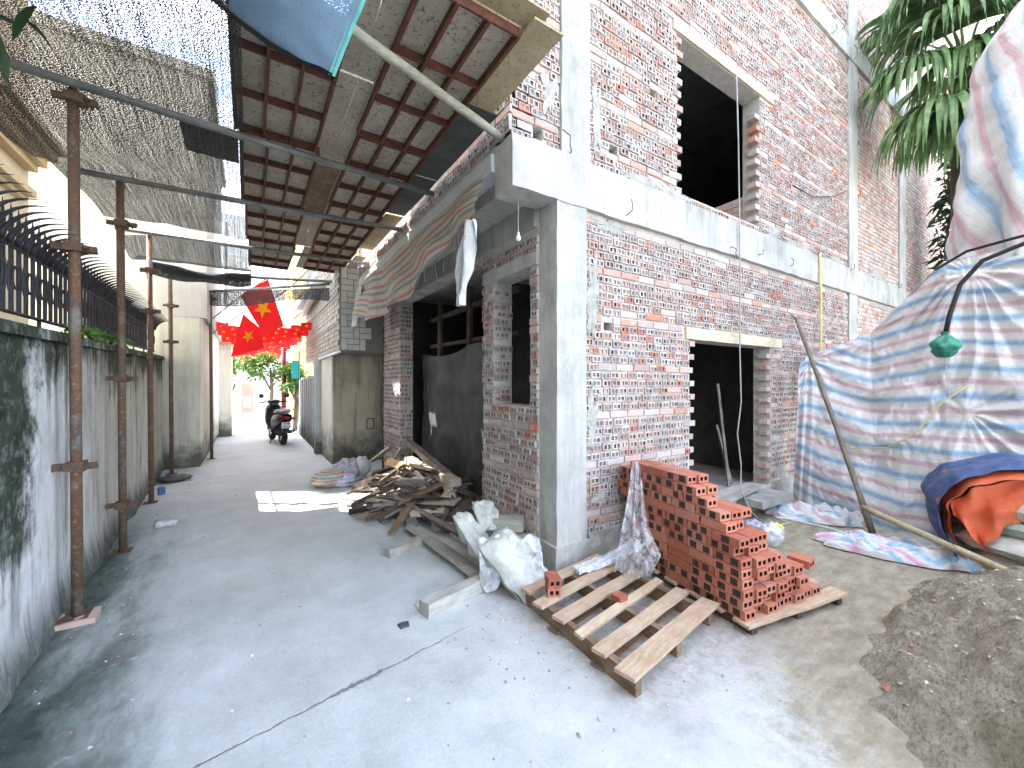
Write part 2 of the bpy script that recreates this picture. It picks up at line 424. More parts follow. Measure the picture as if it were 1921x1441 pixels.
# wood
def wood(name, c1, c2, c3, axis='x', dust=None):
    t = NT(name)
    p = t.objpos()
    sc = {'x': (0.12, 1, 1), 'y': (1, 0.12, 1), 'z': (1, 1, 0.12)}[axis]
    g = t.noise(t.scale(p, sc), 55, 5, 0.7, 0.6)
    b = t.noise(p, 5, 5, 0.65)
    c = t.ramp(b, [(0.3, c1), (0.5, c2), (0.72, c3)])
    hv = t.math('MULTIPLY', t.rand(), 0.5)
    c = t.mix(hv, c, c1)
    c = t.mix(0.6, c, t.ramp(g, [(0.3, 0.15), (0.68, 0.85)]), 'SOFT_LIGHT')
    if dust:
        d = t.noise(p, 9, 6, 0.7)
        c = t.mix(t.ramp(d, [(0.46, 0.0), (0.68, 0.75)]), c, dust)
    t.bump(t.math('ADD', g, b), 0.4, 0.004)
    M[name] = t.fin(c, 0.88)
wood('old_wood', (0.115, 0.095, 0.08), (0.23, 0.20, 0.17), (0.36, 0.33, 0.29))
wood('dark_wood', (0.055, 0.04, 0.032), (0.11, 0.08, 0.06), (0.19, 0.145, 0.11))
wood('brown_wood', (0.16, 0.10, 0.06), (0.25, 0.17, 0.11), (0.33, 0.25, 0.18))
wood('pale_wood', (0.40, 0.33, 0.24), (0.52, 0.45, 0.34), (0.60, 0.54, 0.44))
wood('pallet_wood', (0.42, 0.31, 0.20), (0.52, 0.41, 0.29), (0.58, 0.48, 0.37), 'x', (0.47, 0.27, 0.20))
wood('lintel_wood', (0.50, 0.42, 0.29), (0.62, 0.54, 0.40), (0.66, 0.60, 0.48))
wood('grey_timber', (0.30, 0.285, 0.25), (0.40, 0.385, 0.34), (0.50, 0.485, 0.44))
wood('stick_bark', (0.13, 0.11, 0.09), (0.22, 0.19, 0.16), (0.32, 0.285, 0.24), 'z')
wood('bamboo', (0.36, 0.32, 0.21), (0.46, 0.415, 0.29), (0.52, 0.475, 0.36))
wood('pole_wood', (0.26, 0.255, 0.21), (0.35, 0.345, 0.29), (0.43, 0.42, 0.36))

# nets
def net(name, col, lo, hi, sc=120, stretch=(1, 1, 1)):
    t = NT(name)
    p = t.scale(t.uv(), stretch)
    f = t.noise(p, sc, 1, 0.5)
    st = t.noise(t.scale(t.uv(), (60, 1.0, 1)), 1.0, 4, 0.7)
    f = t.math('ADD', f, t.math('MULTIPLY', t.math('SUBTRACT', st, 0.5), 0.34))
    fac = t.sstep(f, lo, hi)
    tr = t.n.new('ShaderNodeBsdfTransparent')
    mx = t.n.new('ShaderNodeMixShader')
    t.l.new(fac, mx.inputs[0])
    t.l.new(tr.outputs[0], mx.inputs[1])
    t.l.new(t.bsdf.outputs[0], mx.inputs[2])
    t.l.new(mx.outputs[0], t.out.inputs[0])
    M[name] = t.fin(col, 0.8)
net('black_net', (0.040, 0.044, 0.048), 0.33, 0.49, 150)
net('dense_net', (0.022, 0.025, 0.028), 0.32, 0.46, 90)
net('blue_net', (0.17, 0.27, 0.40), 0.24, 0.42, 170)
simple('net_hem', (0.10, 0.42, 0.38), (0.16, 0.52, 0.47), 30, 0.7, 0.1)
simple('dark_hem', (0.015, 0.017, 0.02), (0.03, 0.033, 0.035), 30, 0.8, 0.1)

# striped tarpaulin: bands along V
def tarp(name, bands, period, fade=0.35, dirt=0.35, trans=0.0, dirtcol=(0.30, 0.29, 0.27)):
    t = NT(name)
    U, V, W = t.sep(t.uv())
    v = t.math('ADD', V, t.math('MULTIPLY', t.math('SUBTRACT', t.noise(t.pos(), 6, 3, 0.6), 0.5), 0.018))
    v = t.math('FRACT', t.math('DIVIDE', v, period))
    c = t.ramp(v, bands)
    wv = t.noise(t.scale(t.uv(), (220, 12, 1)), 1.0, 2, 0.5)
    wv2 = t.noise(t.scale(t.uv(), (10, 160, 1)), 1.0, 3, 0.6)
    c = t.mix(0.45, c, t.ramp(wv, [(0.3, 0.3), (0.7, 0.75)]), 'SOFT_LIGHT')
    c = t.mix(0.5, c, t.ramp(wv2, [(0.3, 0.3), (0.7, 0.72)]), 'SOFT_LIGHT')
    d = t.noise(t.pos(), 4.2, 7, 0.72)
    c = t.mix(t.ramp(d, [(0.52, 0.0), (0.74, dirt)]), c, dirtcol)
    cr = t.noise(t.scale(t.pos(), (1, 1, 1.6)), 11, 6, 0.7, 0.8)
    t.bump(t.math('ADD', t.math('ABSOLUTE', t.math('SUBTRACT', cr, 0.5)), t.math('MULTIPLY', wv, 0.06)), 0.7, 0.035)
    M[name] = t.fin(c, 0.5, 0, 0.4)
WH, PK, BL, LB = (0.66, 0.67, 0.69), (0.58, 0.42, 0.47), (0.27, 0.41, 0.58), (0.50, 0.58, 0.67)
tarp('striped_tarp', [(0.0, WH), (0.13, WH), (0.20, PK), (0.31, PK), (0.38, WH), (0.55, WH), (0.64, LB), (0.70, BL), (0.80, BL), (0.88, LB), (0.96, WH)], 0.26)
tarp('bright_tarp', [(0.0, WH), (0.15, WH), (0.24, (0.72, 0.34, 0.60)), (0.36, (0.72, 0.38, 0.62)), (0.46, WH), (0.58, WH), (0.68, (0.36, 0.58, 0.76)), (0.82, (0.30, 0.52, 0.74)), (0.93, WH)], 0.26, dirt=0.25)
RD, GN, CR = (0.46, 0.20, 0.19), (0.21, 0.28, 0.29), (0.53, 0.47, 0.39)
tarp('old_striped_tarp', [(0.0, CR), (0.12, CR), (0.17, RD), (0.32, RD), (0.37, CR), (0.55, CR), (0.60, GN), (0.76, GN), (0.82, CR)], 0.155, dirt=0.6, dirtcol=(0.20, 0.16, 0.115))
tarp('pale_rag', [(0.0, WH), (0.4, WH), (0.5, (0.62, 0.44, 0.42)), (0.62, (0.64, 0.52, 0.46)), (0.72, WH), (0.86, (0.52, 0.60, 0.66)), (0.94, WH)], 0.26, dirt=0.3)
simple('orange_tarp', (0.62, 0.115, 0.055), (0.74, 0.19, 0.10), 6, 0.5, 0.3, dist=0.015)
simple('blue_tarp', (0.045, 0.075, 0.20), (0.12, 0.18, 0.36), 9, 0.5, 0.4, dist=0.015)
simple('sack', (0.52, 0.525, 0.50), (0.66, 0.67, 0.65), 7, 0.75, 0.35, obj=True, dist=0.01)
simple('dusty_sack', (0.36, 0.365, 0.32), (0.60, 0.61, 0.57), 5, 0.85, 0.5, obj=True, dist=0.012)
simple('sack_green', (0.30, 0.40, 0.34), (0.42, 0.50, 0.45), 7, 0.75, 0.2, obj=True)
simple('cloth_print', (0.16, 0.16, 0.24), (0.62, 0.60, 0.64), 22, 0.9, 0.3)
simple('black_sheet', (0.030, 0.033, 0.033), (0.10, 0.105, 0.10), 3.5, 0.45, 0.5, dist=0.03)
simple('green_bag', (0.015, 0.12, 0.085), (0.06, 0.32, 0.24), 18, 0.35, 0.4, dist=0.01)
simple('yellow_bag', (0.70, 0.66, 0.05), (0.78, 0.74, 0.12), 10, 0.5, 0.2)
simple('litter', (0.42, 0.42, 0.42), (0.74, 0.74, 0.74), 30, 0.8, 0.2)
# clear plastic film
def film(name, lo, hi, col):
    t = NT(name)
    p = t.scale(t.pos(), (1, 1, 0.55))
    f = t.noise(p, 16, 7, 0.75, 1.2)
    fac = t.ramp(f, [(0.38, lo), (0.62, hi)])
    tr = t.n.new('ShaderNodeBsdfTransparent')
    mx = t.n.new('ShaderNodeMixShader')
    t.l.new(fac, mx.inputs[0]); t.l.new(tr.outputs[0], mx.inputs[1]); t.l.new(t.bsdf.outputs[0], mx.inputs[2])
    t.l.new(mx.outputs[0], t.out.inputs[0])
    t.bump(f, 0.45, 0.02)
    M[name] = t.fin(col, 0.18, 0, 0.8)
film('clear_film', 0.12, 0.75, (0.66, 0.68, 0.72))
film('milky_film', 0.45, 0.92, (0.70, 0.73, 0.78))
# flags, leaves
def flagmat(name, col):
    t = NT(name)
    M[name] = t.fin(col, 0.7)
    tl = t.n.new('ShaderNodeBsdfTranslucent'); tl.inputs[0].default_value = (*col, 1)
    mx = t.n.new('ShaderNodeMixShader'); mx.inputs[0].default_value = 0.55
    t.l.new(t.bsdf.outputs[0], mx.inputs[1]); t.l.new(tl.outputs[0], mx.inputs[2]); t.l.new(mx.outputs[0], t.out.inputs[0])
flagmat('flag_red', (0.80, 0.018, 0.022))
flagmat('flag_yellow', (0.85, 0.68, 0.03))
def leafmat(name, c1, c2, c3):
    t = NT(name)
    f = t.noise(t.pos(), 7, 4, 0.6)
    c = t.ramp(f, [(0.3, c1), (0.55, c2), (0.75, c3)])
    M[name] = t.fin(c, 0.5, 0, 0.4)
    b = t.bsdf
    tl = t.n.new('ShaderNodeBsdfTranslucent'); t.l.new(c, tl.inputs[0])
    mx = t.n.new('ShaderNodeMixShader'); mx.inputs[0].default_value = 0.25
    t.l.new(b.outputs[0], mx.inputs[1]); t.l.new(tl.outputs[0], mx.inputs[2]); t.l.new(mx.outputs[0], t.out.inputs[0])
leafmat('leaf_dark', (0.012, 0.035, 0.014), (0.022, 0.06, 0.022), (0.04, 0.09, 0.03))
leafmat('leaf_green', (0.05, 0.11, 0.02), (0.09, 0.19, 0.035), (0.16, 0.28, 0.06))
leafmat('leaf_palm', (0.075, 0.15, 0.065), (0.17, 0.28, 0.12), (0.33, 0.41, 0.25))
simple('palm_dry', (0.22, 0.19, 0.13), (0.34, 0.31, 0.23), 9, 0.9, 0.2)
simple('palm_trunk', (0.05, 0.042, 0.035), (0.12, 0.10, 0.08), 20, 0.95, 0.8, stretch=(1, 1, 4))
simple('bark', (0.09, 0.07, 0.055), (0.16, 0.13, 0.10), 14, 0.95, 0.6, stretch=(1, 1, 0.3))
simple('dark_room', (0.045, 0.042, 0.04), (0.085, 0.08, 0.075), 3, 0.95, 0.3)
simple('glass_dark', (0.03, 0.035, 0.04), (0.05, 0.055, 0.06), 3, 0.15, 0, spec=0.6)
simple('teal_sign', (0.03, 0.38, 0.34), (0.05, 0.44, 0.40), 3, 0.5, 0)
simple('pink_sign', (0.70, 0.22, 0.28), (0.76, 0.30, 0.36), 3, 0.5, 0)
simple('dark_red_paint', (0.12, 0.012, 0.012), (0.18, 0.02, 0.02), 6, 0.6, 0.1)
simple('bulb_glass', (0.7, 0.7, 0.66), (0.75, 0.75, 0.72), 3, 0.15, 0)

# ------------------------------------------------------------------ mesh helpers
class MB:
    """collects geometry for ONE mesh object"""
    def __init__(s):
        s.v, s.f, s.mi, s.uv = [], [], [], {}
    def quad(s, a, b, c, d, mi=0):
        n = len(s.v); s.v += [tuple(a), tuple(b), tuple(c), tuple(d)]
        s.f.append((n, n + 1, n + 2, n + 3)); s.mi.append(mi)
    def box(s, x0, x1, y0, y1, z0, z1, mi=0, j=0.0, T=None):
        n = len(s.v)
        for z in (z0, z1):
            for x, y in ((x0, y0), (x1, y0), (x1, y1), (x0, y1)):
                p = Vector((x, y, z))
                if j:
                    p += Vector((random.uniform(-j, j), random.uniform(-j, j), random.uniform(-j, j)))
                s.v.append(tuple(T @ p) if T is not None else tuple(p))
        for q in ((3, 2, 1, 0), (4, 5, 6, 7), (0, 1, 5, 4), (1, 2, 6, 5), (2, 3, 7, 6), (3, 0, 4, 7)):
            s.f.append(tuple(n + k for k in q)); s.mi.append(mi)
        return s
    def tube(s, pts, r, n=8, mi=0, caps=True):
        pts = [Vector(p) for p in pts]
        rs = r if isinstance(r, (list, tuple)) else [r] * len(pts)
        base = len(s.v)
        prev = None
        for k, p in enumerate(pts):
            d = (pts[min(k + 1, len(pts) - 1)] - pts[max(k - 1, 0)])
            if d.length < 1e-9: d = Vector((0, 0, 1))
            d.normalize()
            if prev is None:
                ref = Vector((0, 0, 1)) if abs(d.z) < 0.9 else Vector((1, 0, 0))
                a = d.cross(ref).normalized()
            else:
                a = (prev - d * prev.dot(d)).normalized()
            prev = a
            b = d.cross(a)
            for i in range(n):
                an = 2 * math.pi * i / n
                s.v.append(tuple(p + (a * math.cos(an) + b * math.sin(an)) * rs[k]))
        for k in range(len(pts) - 1):
            for i in range(n):
                i2 = (i + 1) % n
                s.f.append((base + k * n + i, base + (k + 1) * n + i, base + (k + 1) * n + i2, base + k * n + i2)); s.mi.append(mi)
        if caps:
            s.f.append(tuple(base + i for i in range(n))); s.mi.append(mi)
            e = base + (len(pts) - 1) * n
            s.f.append(tuple(e + i for i in reversed(range(n)))); s.mi.append(mi)
        return s
    def lathe(s, prof, n=16, mi=0, T=None):
        base = len(s.v)
        for r, z in prof:
            for i in range(n):
                a = 2 * math.pi * i / n
                p = Vector((r * math.cos(a), r * math.sin(a), z))
                s.v.append(tuple(T @ p) if T is not None else tuple(p))
        for k in range(len(prof) - 1):
            for i in range(n):
                i2 = (i + 1) % n
                s.f.append((base + k * n + i, base + k * n + i2, base + (k + 1) * n + i2, base + (k + 1) * n + i)); s.mi.append(mi)
        return s
    def rough(s, x0, x1, y0, y1, z0, z1, step=0.12, amp=0.006, freq=3.0, mi=0, seed=0.0):
        """box of small quads with an uneven skin"""
        lo, hi = Vector((x0, y0, z0)), Vector((x1, y1, z1))
        n = [max(1, int(round((hi[k] - lo[k]) / step))) for k in range(3)]
        idx = {}
        def vert(i, j, k):
            key = (i, j, k)
            if key not in idx:
                p = Vector((lo[0] + (hi[0] - lo[0]) * i / n[0], lo[1] + (hi[1] - lo[1]) * j / n[1], lo[2] + (hi[2] - lo[2]) * k / n[2]))
                q = p * freq + Vector((seed, seed * 1.7, seed * 0.3))
                d = noise.noise_vector(q) * amp + noise.noise_vector(q * 4.1) * amp * 0.6
                idx[key] = len(s.v); s.v.append(tuple(p + d))
            return idx[key]
        def face(a, b, c, d):
            s.f.append((a, b, c, d)); s.mi.append(mi)
        for i in range(n[0]):
            for j in range(n[1]):
                face(vert(i, j, 0), vert(i, j + 1, 0), vert(i + 1, j + 1, 0), vert(i + 1, j, 0))
                k = n[2]; face(vert(i, j, k), vert(i + 1, j, k), vert(i + 1, j + 1, k), vert(i, j + 1, k))
        for i in range(n[0]):
            for k in range(n[2]):
                face(vert(i, 0, k), vert(i + 1, 0, k), vert(i + 1, 0, k + 1), vert(i, 0, k + 1))
                j = n[1]; face(vert(i, j, k), vert(i, j, k + 1), vert(i + 1, j, k + 1), vert(i + 1, j, k))
        for j in range(n[1]):
            for k in range(n[2]):
                face(vert(0, j, k), vert(0, j, k + 1), vert(0, j + 1, k + 1), vert(0, j + 1, k))
                i = n[0]; face(vert(i, j, k), vert(i, j + 1, k), vert(i, j + 1, k + 1), vert(i, j, k + 1))
        return s
    def sheet(s, fn, nu, nv, uvs=(1.0, 1.0), mi=0, uvfn=None):
        base = len(s.v)
        uv = []
        for j in range(nv + 1):
            for i in range(nu + 1):
                u, v = i / nu, j / nv
                s.v.append(tuple(fn(u, v)))
                uv.append(uvfn(u, v) if uvfn else (u * uvs[0], v * uvs[1]))
        for j in range(nv):
            for i in range(nu):
                q = (j * (nu + 1) + i, j * (nu + 1) + i + 1, (j + 1) * (nu + 1) + i + 1, (j + 1) * (nu + 1) + i)
                s.uv[len(s.f)] = [uv[k] for k in q]
                s.f.append(tuple(base + k for k in q)); s.mi.append(mi)
        return s
    def mesh(s, name, mats, smooth=False, origin=(0, 0, 0)):
        me = bpy.data.meshes.new(name)
        o = Vector(origin)
        vv = s.v if o.length == 0 else [(a - o.x, b - o.y, c - o.z) for a, b, c in s.v]
        me.from_pydata(vv, [], s.f)
        for m in (mats if isinstance(mats, (list, tuple)) else [mats]):
            me.materials.append(M[m])
        me.polygons.foreach_set('material_index', s.mi)
        if s.uv:
            ul = me.uv_layers.new(name='UVMap')
            for p in me.polygons:
                if p.index in s.uv:
                    for li, c in zip(p.loop_indices, s.uv[p.index]):
                        ul.data[li].uv = c
        if smooth:
            me.polygons.foreach_set('use_smooth', [True] * len(me.polygons))
        me.update()
        return me
    def build(s, name, mats, parent=None, smooth=False, origin=None):
        if origin is None:
            origin = parent_origin(parent) if parent else (0, 0, 0)
        me = s.mesh(name, mats, smooth, origin)
        o = bpy.data.objects.new(name, me)
        COL.objects.link(o)
        if parent:
            o.parent = parent
        else:
            o.location = origin
        return o

def parent_origin(p):
    v = Vector((0, 0, 0))
    while p:
        v += p.location; p = p.parent
    return v

def tag(o, label=None, cat=None, group=None, kind=None):
    if label: o['label'] = label
    if cat: o['category'] = cat
    if group: o['group'] = group
    if kind: o['kind'] = kind
    return o
def thing(name, label, cat, loc=(0, 0, 0), group=None, rz=0.0):
    o = bpy.data.objects.new(name, None)
    o.empty_display_size = 0.1
    COL.objects.link(o)
    o.location = loc; o.rotation_euler = (0, 0, rz)
    return tag(o, label, cat, group)
def copy_tree(o, parent=None):
    c = o.copy(); COL.objects.link(c); c.parent = parent
    for ch in o.children: copy_tree(ch, c)
    return c
def inst(name, me, loc, rot=(0, 0, 0), parent=None, scale=None):
    o = bpy.data.objects.new(name, me); COL.objects.link(o)
    if parent:
        o.parent = parent; loc = Vector(loc) - parent_origin(parent)
    o.location = loc; o.rotation_euler = rot
    if scale: o.scale = scale
    return o
def nz(*p, s=1.0):
    return noise.noise(Vector(p) * s)

# ------------------------------------------------------------------ ground (one sheet)
def lin(a, b, n): return [a + (b - a) * k / n for k in range(n + 1)]
gx = [-400, -120, -40, -15, -8] + lin(-5, 5, 100) + [7, 10, 15, 40, 120, 400]
gy = [-400, -120, -40, -12, -6] + lin(-3.5, 3.5, 80) + lin(3.9, 14, 28) + [20, 30, 60, 140, 400]
g = MB()
def gz(x, y):
    d = 0.006 * nz(x, y, 0, s=1.3) + 0.003 * nz(x, y, 3, s=5)
    if x > 0.3 and y < 1:
        a = min(1, (x - 0.3) / 1.2)
        d += a * (0.012 * nz(x, y * 1.8, 7, s=4) + 0.010 * nz(x, y, 9, s=11))
    return d if -5 < x < 6 and -4 < y < 12 else 0.0
nx = len(gx)
for y in gy:
    for x in gx: g.v.append((x, y, gz(x, y)))
for j in range(len(gy) - 1):
    for i in range(nx - 1):
        g.f.append((j * nx + i, j * nx + i + 1, (j + 1) * nx + i + 1, (j + 1) * nx + i)); g.mi.append(0)
tag(g.build('ground', 'ground', smooth=True), kind='structure')

# ------------------------------------------------------------------ the brick building under construction
house = thing('brick_building', 'unfinished red brick building with pale concrete columns and beams beside the alley', 'building', (0, 0, 0))
BX, BY, ZB0, ZB1, Z2B, Z2T, HTOP = 16.0, 4.75, 2.93, 3.31, 6.62, 6.93, 14.0

def wall_cells(mb, us, zs, hole, put, thick):
    """front/back skin over a grid with missing cells; put(u, z, d) -> world, d = depth behind the face"""
    nu, nzv = len(us) - 1, len(zs) - 1
    solid = [[not hole(0.5 * (us[i] + us[i + 1]), 0.5 * (zs[k] + zs[k + 1])) for k in range(nzv)] for i in range(nu)]
    for i in range(nu):
        for k in range(nzv):
            if not solid[i][k]: continue
            a, b, c, d = us[i], us[i + 1], zs[k], zs[k + 1]
            mb.quad(put(a, c, 0), put(b, c, 0), put(b, d, 0), put(a, d, 0))
            mb.quad(put(a, c, thick), put(a, d, thick), put(b, d, thick), put(b, c, thick))
            for (ii, kk, e) in ((i - 1, k, ((a, c), (a, d))), (i + 1, k, ((b, d), (b, c))), (i, k - 1, ((b, c), (a, c))), (i, k + 1, ((a, d), (b, d)))):
                if not (0 <= ii < nu and 0 <= kk < nzv and solid[ii][kk]):
                    (u0, z0), (u1, z1) = e
                    mb.quad(put(u0, z0, 0), put(u1, z1, 0), put(u1, z1, thick), put(u0, z0, thick))

PUT_R = lambda u, z, d: (u, 0.012 + d, z)          # right-hand facade, faces -y
PUT_L = lambda u, z, d: (0.012 + d, u, z)          # alley facade, faces -x
PUT_U = lambda u, z, d: (-0.40 + 0.012 + d, u, z)  # alley facade of the upper floor

# openings: (u0, u1, z0, z1)
DOOR = (1.78, 3.46, 0.25, 1.955)
WIN = (1.57, 3.20, 3.40, 4.98)
PUTLOG = [(0.56, 0.66, 1.96, 2.03), (0.62, 0.73, 3.50, 3.58), (-0.20, -0.10, 3.36, 3.45), (4.62, 4.72, 5.0, 5.07), (5.05, 5.15, 6.2, 6.27), (4.3, 4.4, 5.8, 5.87), (6.35, 6.45, 4.55, 4.62), (1.15, 1.25, 4.2, 4.27)]
NARROW = (0.32, 0.92, 1.31, 2.49)
WIDE = (1.13, 3.83, 0.0, 2.80)
def inr(u, z, r): return r[0] < u < r[1] and r[2] < z < r[3]
def cuts(lo, hi, rects, a):
    s = {lo, hi}
    for r in rects:
        for q in (r[a], r[a + 1]):
            if lo < q < hi: s.add(q)
    return sorted(s)
low_holes = [DOOR] + [r for r in PUTLOG if r[2] < 3]
up_holes = [WIN] + [r for r in PUTLOG if r[2] > 3]
wm = MB(); wall_cells(wm, cuts(0.30, BX, low_holes, 0), cuts(0, ZB0 + 0.01, low_holes, 2), lambda u, z: any(inr(u, z, r) for r in low_holes), PUT_R, 0.20)
wall_low = wm.build('brick_wall', 'mortar', house)
wm = MB(); wall_cells(wm, cuts(-0.388, BX, up_holes, 0), cuts(ZB1 - 0.01, HTOP, up_holes, 2), lambda u, z: any(inr(u, z, r) for r in up_holes), PUT_R, 0.20)
wall_up = wm.build('brick_wall', 'mortar', house)
wm = MB(); wall_cells(wm, cuts(0.20, BY, [NARROW, WIDE], 0), cuts(0, ZB0 + 0.01, [NARROW, WIDE], 2), lambda u, z: inr(u, z, NARROW) or inr(u, z, WIDE), PUT_L, 0.20)
wall_left = wm.build('brick_wall', 'mortar', house)
wm = MB(); wall_cells(wm, [0.012, BY], [ZB1 - 0.05, HTOP], lambda u, z: False, PUT_U, 0.2)
wall_left_up = wm.build('brick_wall', 'mortar', house)

# ---- bricks
def header_local(L, H, rnd, proud=0.015, j=0.003):
    """end of a two-hole brick: (h, z, out)"""
    vs, fs, ms = [], [], []
    hw = L * 0.30; m = (L - 2 * hw) / 3.0
    hs = [0, m, m + hw, 2 * m + hw, 2 * m + 2 * hw, L]
    b = H * 0.20
    zs = [0, b, H - b, H]
    fr = {}
    pr = proud + rnd.uniform(-0.007, 0.007)
    tilt = rnd.uniform(-0.02, 0.02)
    for i in range(6):
        for k in range(4):
            edge = i in (0, 5) or k in (0, 3)
            fr[i, k] = len(vs)
            vs.append((hs[i] + rnd.uniform(-j, j), zs[k] + rnd.uniform(-j, j), pr + tilt * (hs[i] - L / 2) - (rnd.uniform(0, 0.004) if edge else 0)))
    filled = [rnd.random() < 0.35 for _ in range(2)]
    for i in range(5):
        for k in range(3):
            q = (fr[i, k], fr[i + 1, k], fr[i + 1, k + 1], fr[i, k + 1])
            if k == 1 and i in (1, 3):
                dep = 0.002 if filled[i // 2] else rnd.uniform(0.008, 0.02)
                n = len(vs)
                for a in q:
                    vs.append((vs[a][0], vs[a][1], vs[a][2] - dep))
                for e in range(4):
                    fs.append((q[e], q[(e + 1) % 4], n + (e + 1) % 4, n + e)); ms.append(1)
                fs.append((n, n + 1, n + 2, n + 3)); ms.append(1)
            else:
                fs.append(q); ms.append(0)
    ring = [fr[i, 0] for i in range(6)] + [fr[5, 1], fr[5, 2]] + [fr[i, 3] for i in range(5, -1, -1)] + [fr[0, 2], fr[0, 1]]
    n = len(vs)
    for a in ring: vs.append((vs[a][0], vs[a][1], -0.006))
    R = len(ring)
    for e in range(R):
        fs.append((ring[e], n + e, n + (e + 1) % R, ring[(e + 1) % R])); ms.append(0)
    return vs, fs, ms
def stretcher_local(L, H, rnd, proud=0.015, j=0.004):
    vs, fs, ms = [], [], []
    nseg = 4
    pr = proud + rnd.uniform(-0.004, 0.005)
    hs = [0, 0.006] + [L * k / nseg for k in range(1, nseg)] + [L - 0.006, L]
    zs = [0, 0.006, H - 0.006, H]
    fr = {}
    for i in range(len(hs)):
        for k in range(4):
            edge = i in (0, len(hs) - 1) or k in (0, 3)
            fr[i, k] = len(vs)
            vs.append((hs[i] + rnd.uniform(-j, j) * 0.5, zs[k] + rnd.uniform(-j, j) * 0.5, pr - (rnd.uniform(0.003, 0.007) if edge else rnd.uniform(0, 0.0015))))
    N = len(hs)
    for i in range(N - 1):
        for k in range(3):
            fs.append((fr[i, k], fr[i + 1, k], fr[i + 1, k + 1], fr[i, k + 1])); ms.append(0)
    ring = [fr[i, 0] for i in range(N)] + [fr[N - 1, 1], fr[N - 1, 2]] + [fr[i, 3] for i in range(N - 1, -1, -1)] + [fr[0, 2], fr[0, 1]]
    n = len(vs)
    for a in ring: vs.append((vs[a][0], vs[a][1], -0.006))
    R = len(ring)
    for e in range(R):
        fs.append((ring[e], n + e, n + (e + 1) % R, ring[(e + 1) % R])); ms.append(0)
    return vs, fs, ms

rb = random.Random(11)
HB, HC, PITCH = 0.056, 0.068, 0.1125
HEAD = [header_local(0.103, HB, rb) for _ in range(14)]
STRE = [stretcher_local(0.213, HB, rb) for _ in range(8)]
HALF = [stretcher_local(0.10, HB, rb) for _ in range(4)]
CAM = Vector((-1.985, -2.468, 1.5))

def courses(u0, u1, z0, z1, blocked, keep=None, stretch_every=6, off=0):
    """list of (u, z, kind, length factor) for one wall face; bricks are cut at edges and openings"""
    out = []
    nrow = int((z1 - z0) / HC)
    for r in range(nrow):
        z = z0 + r * HC + 0.004
        st = (r + off) % stretch_every == 2
        u = u0 - rb.uniform(0.0, 0.09)
        bl = [q for q in blocked if z + HB > q[2] + 0.003 and z < q[3] - 0.003]
        while u < u1:
            is_st = st and rb.random() < 0.9 or rb.random() < 0.025
            L = 0.213 if is_st else 0.103
            a, b = max(u, u0), min(u + L, u1)
            for q in bl:
                if a < q[1] and b > q[0]:
                    if q[0] - a >= b - q[1]: b = min(b, q[0] - 0.004)
                    else: a = max(a, q[1] + 0.004)
            if b - a > 0.035 and (keep is None or keep(0.5 * (a + b), z)):
                out.append((a, z + rb.uniform(-0.004, 0.004), 's' if is_st else 'h', (b - a) / L))
            u += L + 0.0095 + rb.uniform(-0.002, 0.004)
    return out

class Bricks:
    def __init__(s): s.jobs = []
    def add(s, lst, to_world, parent, flip, rotz):
        for (u, z, k, sc) in lst: s.jobs.append((u, z, k, to_world, parent, flip, sc))
BR = Bricks()
W_R = lambda h, z, o: (h, 0.012 - o, z)
W_L = lambda h, z, o: (0.012 - o, h, z)
W_U = lambda h, z, o: (-0.388 - o, h, z)
def vis_top(u, z):
    Yd = 0.545 * (u + 1.985) + 2.07
    return z < 1.5 + 0.95 * Yd + 0.9
col2, col3 = (5.92, 6.27, 0, HTOP), (8.42, 8.80, 0, HTOP)
lintel1 = (1.68, 3.74, 1.955, 2.075)
lintel2 = (1.48, 3.52, 4.98, 5.09)
BR.add(courses(0.335, 9.6, 0.25, ZB0, [DOOR, lintel1, col2, col3] + [r for r in PUTLOG if r[2] < 3], lambda u, z: u < 5.0 or z > 1.3), W_R, wall_low, False, 0)
BR.add(courses(-0.385, 0.065, ZB1 + 0.005, 6.5, PUTLOG, vis_top), W_R, wall_up, False, 0)
BR.add(courses(0.375, BX - 0.1, ZB1 + 0.005, Z2B, [WIN, lintel2, col2, col3] + [r for r in PUTLOG if r[2] > 3], vis_top), W_R, wall_up, False, 0)
BR.add(courses(3.2, BX - 0.1, Z2T + 0.005, HTOP, [col2, col3], vis_top), W_R, wall_up, False, 0)
BR.add(courses(0.205, 1.125, 0.15, ZB0, [NARROW, (0.2, 1.13, 2.49, 2.60), (0.2, 1.13, 2.75, 2.95)]), W_L, wall_left, True, 0)
BR.add(courses(3.835, 4.74, 0.15, ZB0, []), W_L, wall_left, True, 0)
BR.add(courses(0.0, 4.7, ZB1 + 0.03, 5.2, []), W_U, wall_left_up, True, 0)
# jambs of the window and of the wide opening, facing the viewer
BR.add(courses(0.0, 0.212, 1.33, 2.47, []), lambda h, z, o: (h, 0.92 - o, z), wall_left, False, 0)
BR.add(courses(0.0, 0.212, 0.15, 2.78, []), lambda h, z, o: (h, 3.83 - o, z), wall_left, False, 0)
BR.add(courses(0.0, 0.212, 0.15, 2.78, []), lambda h, z, o: (0.212 - h, 1.13 + o, z), wall_left, False, 0)

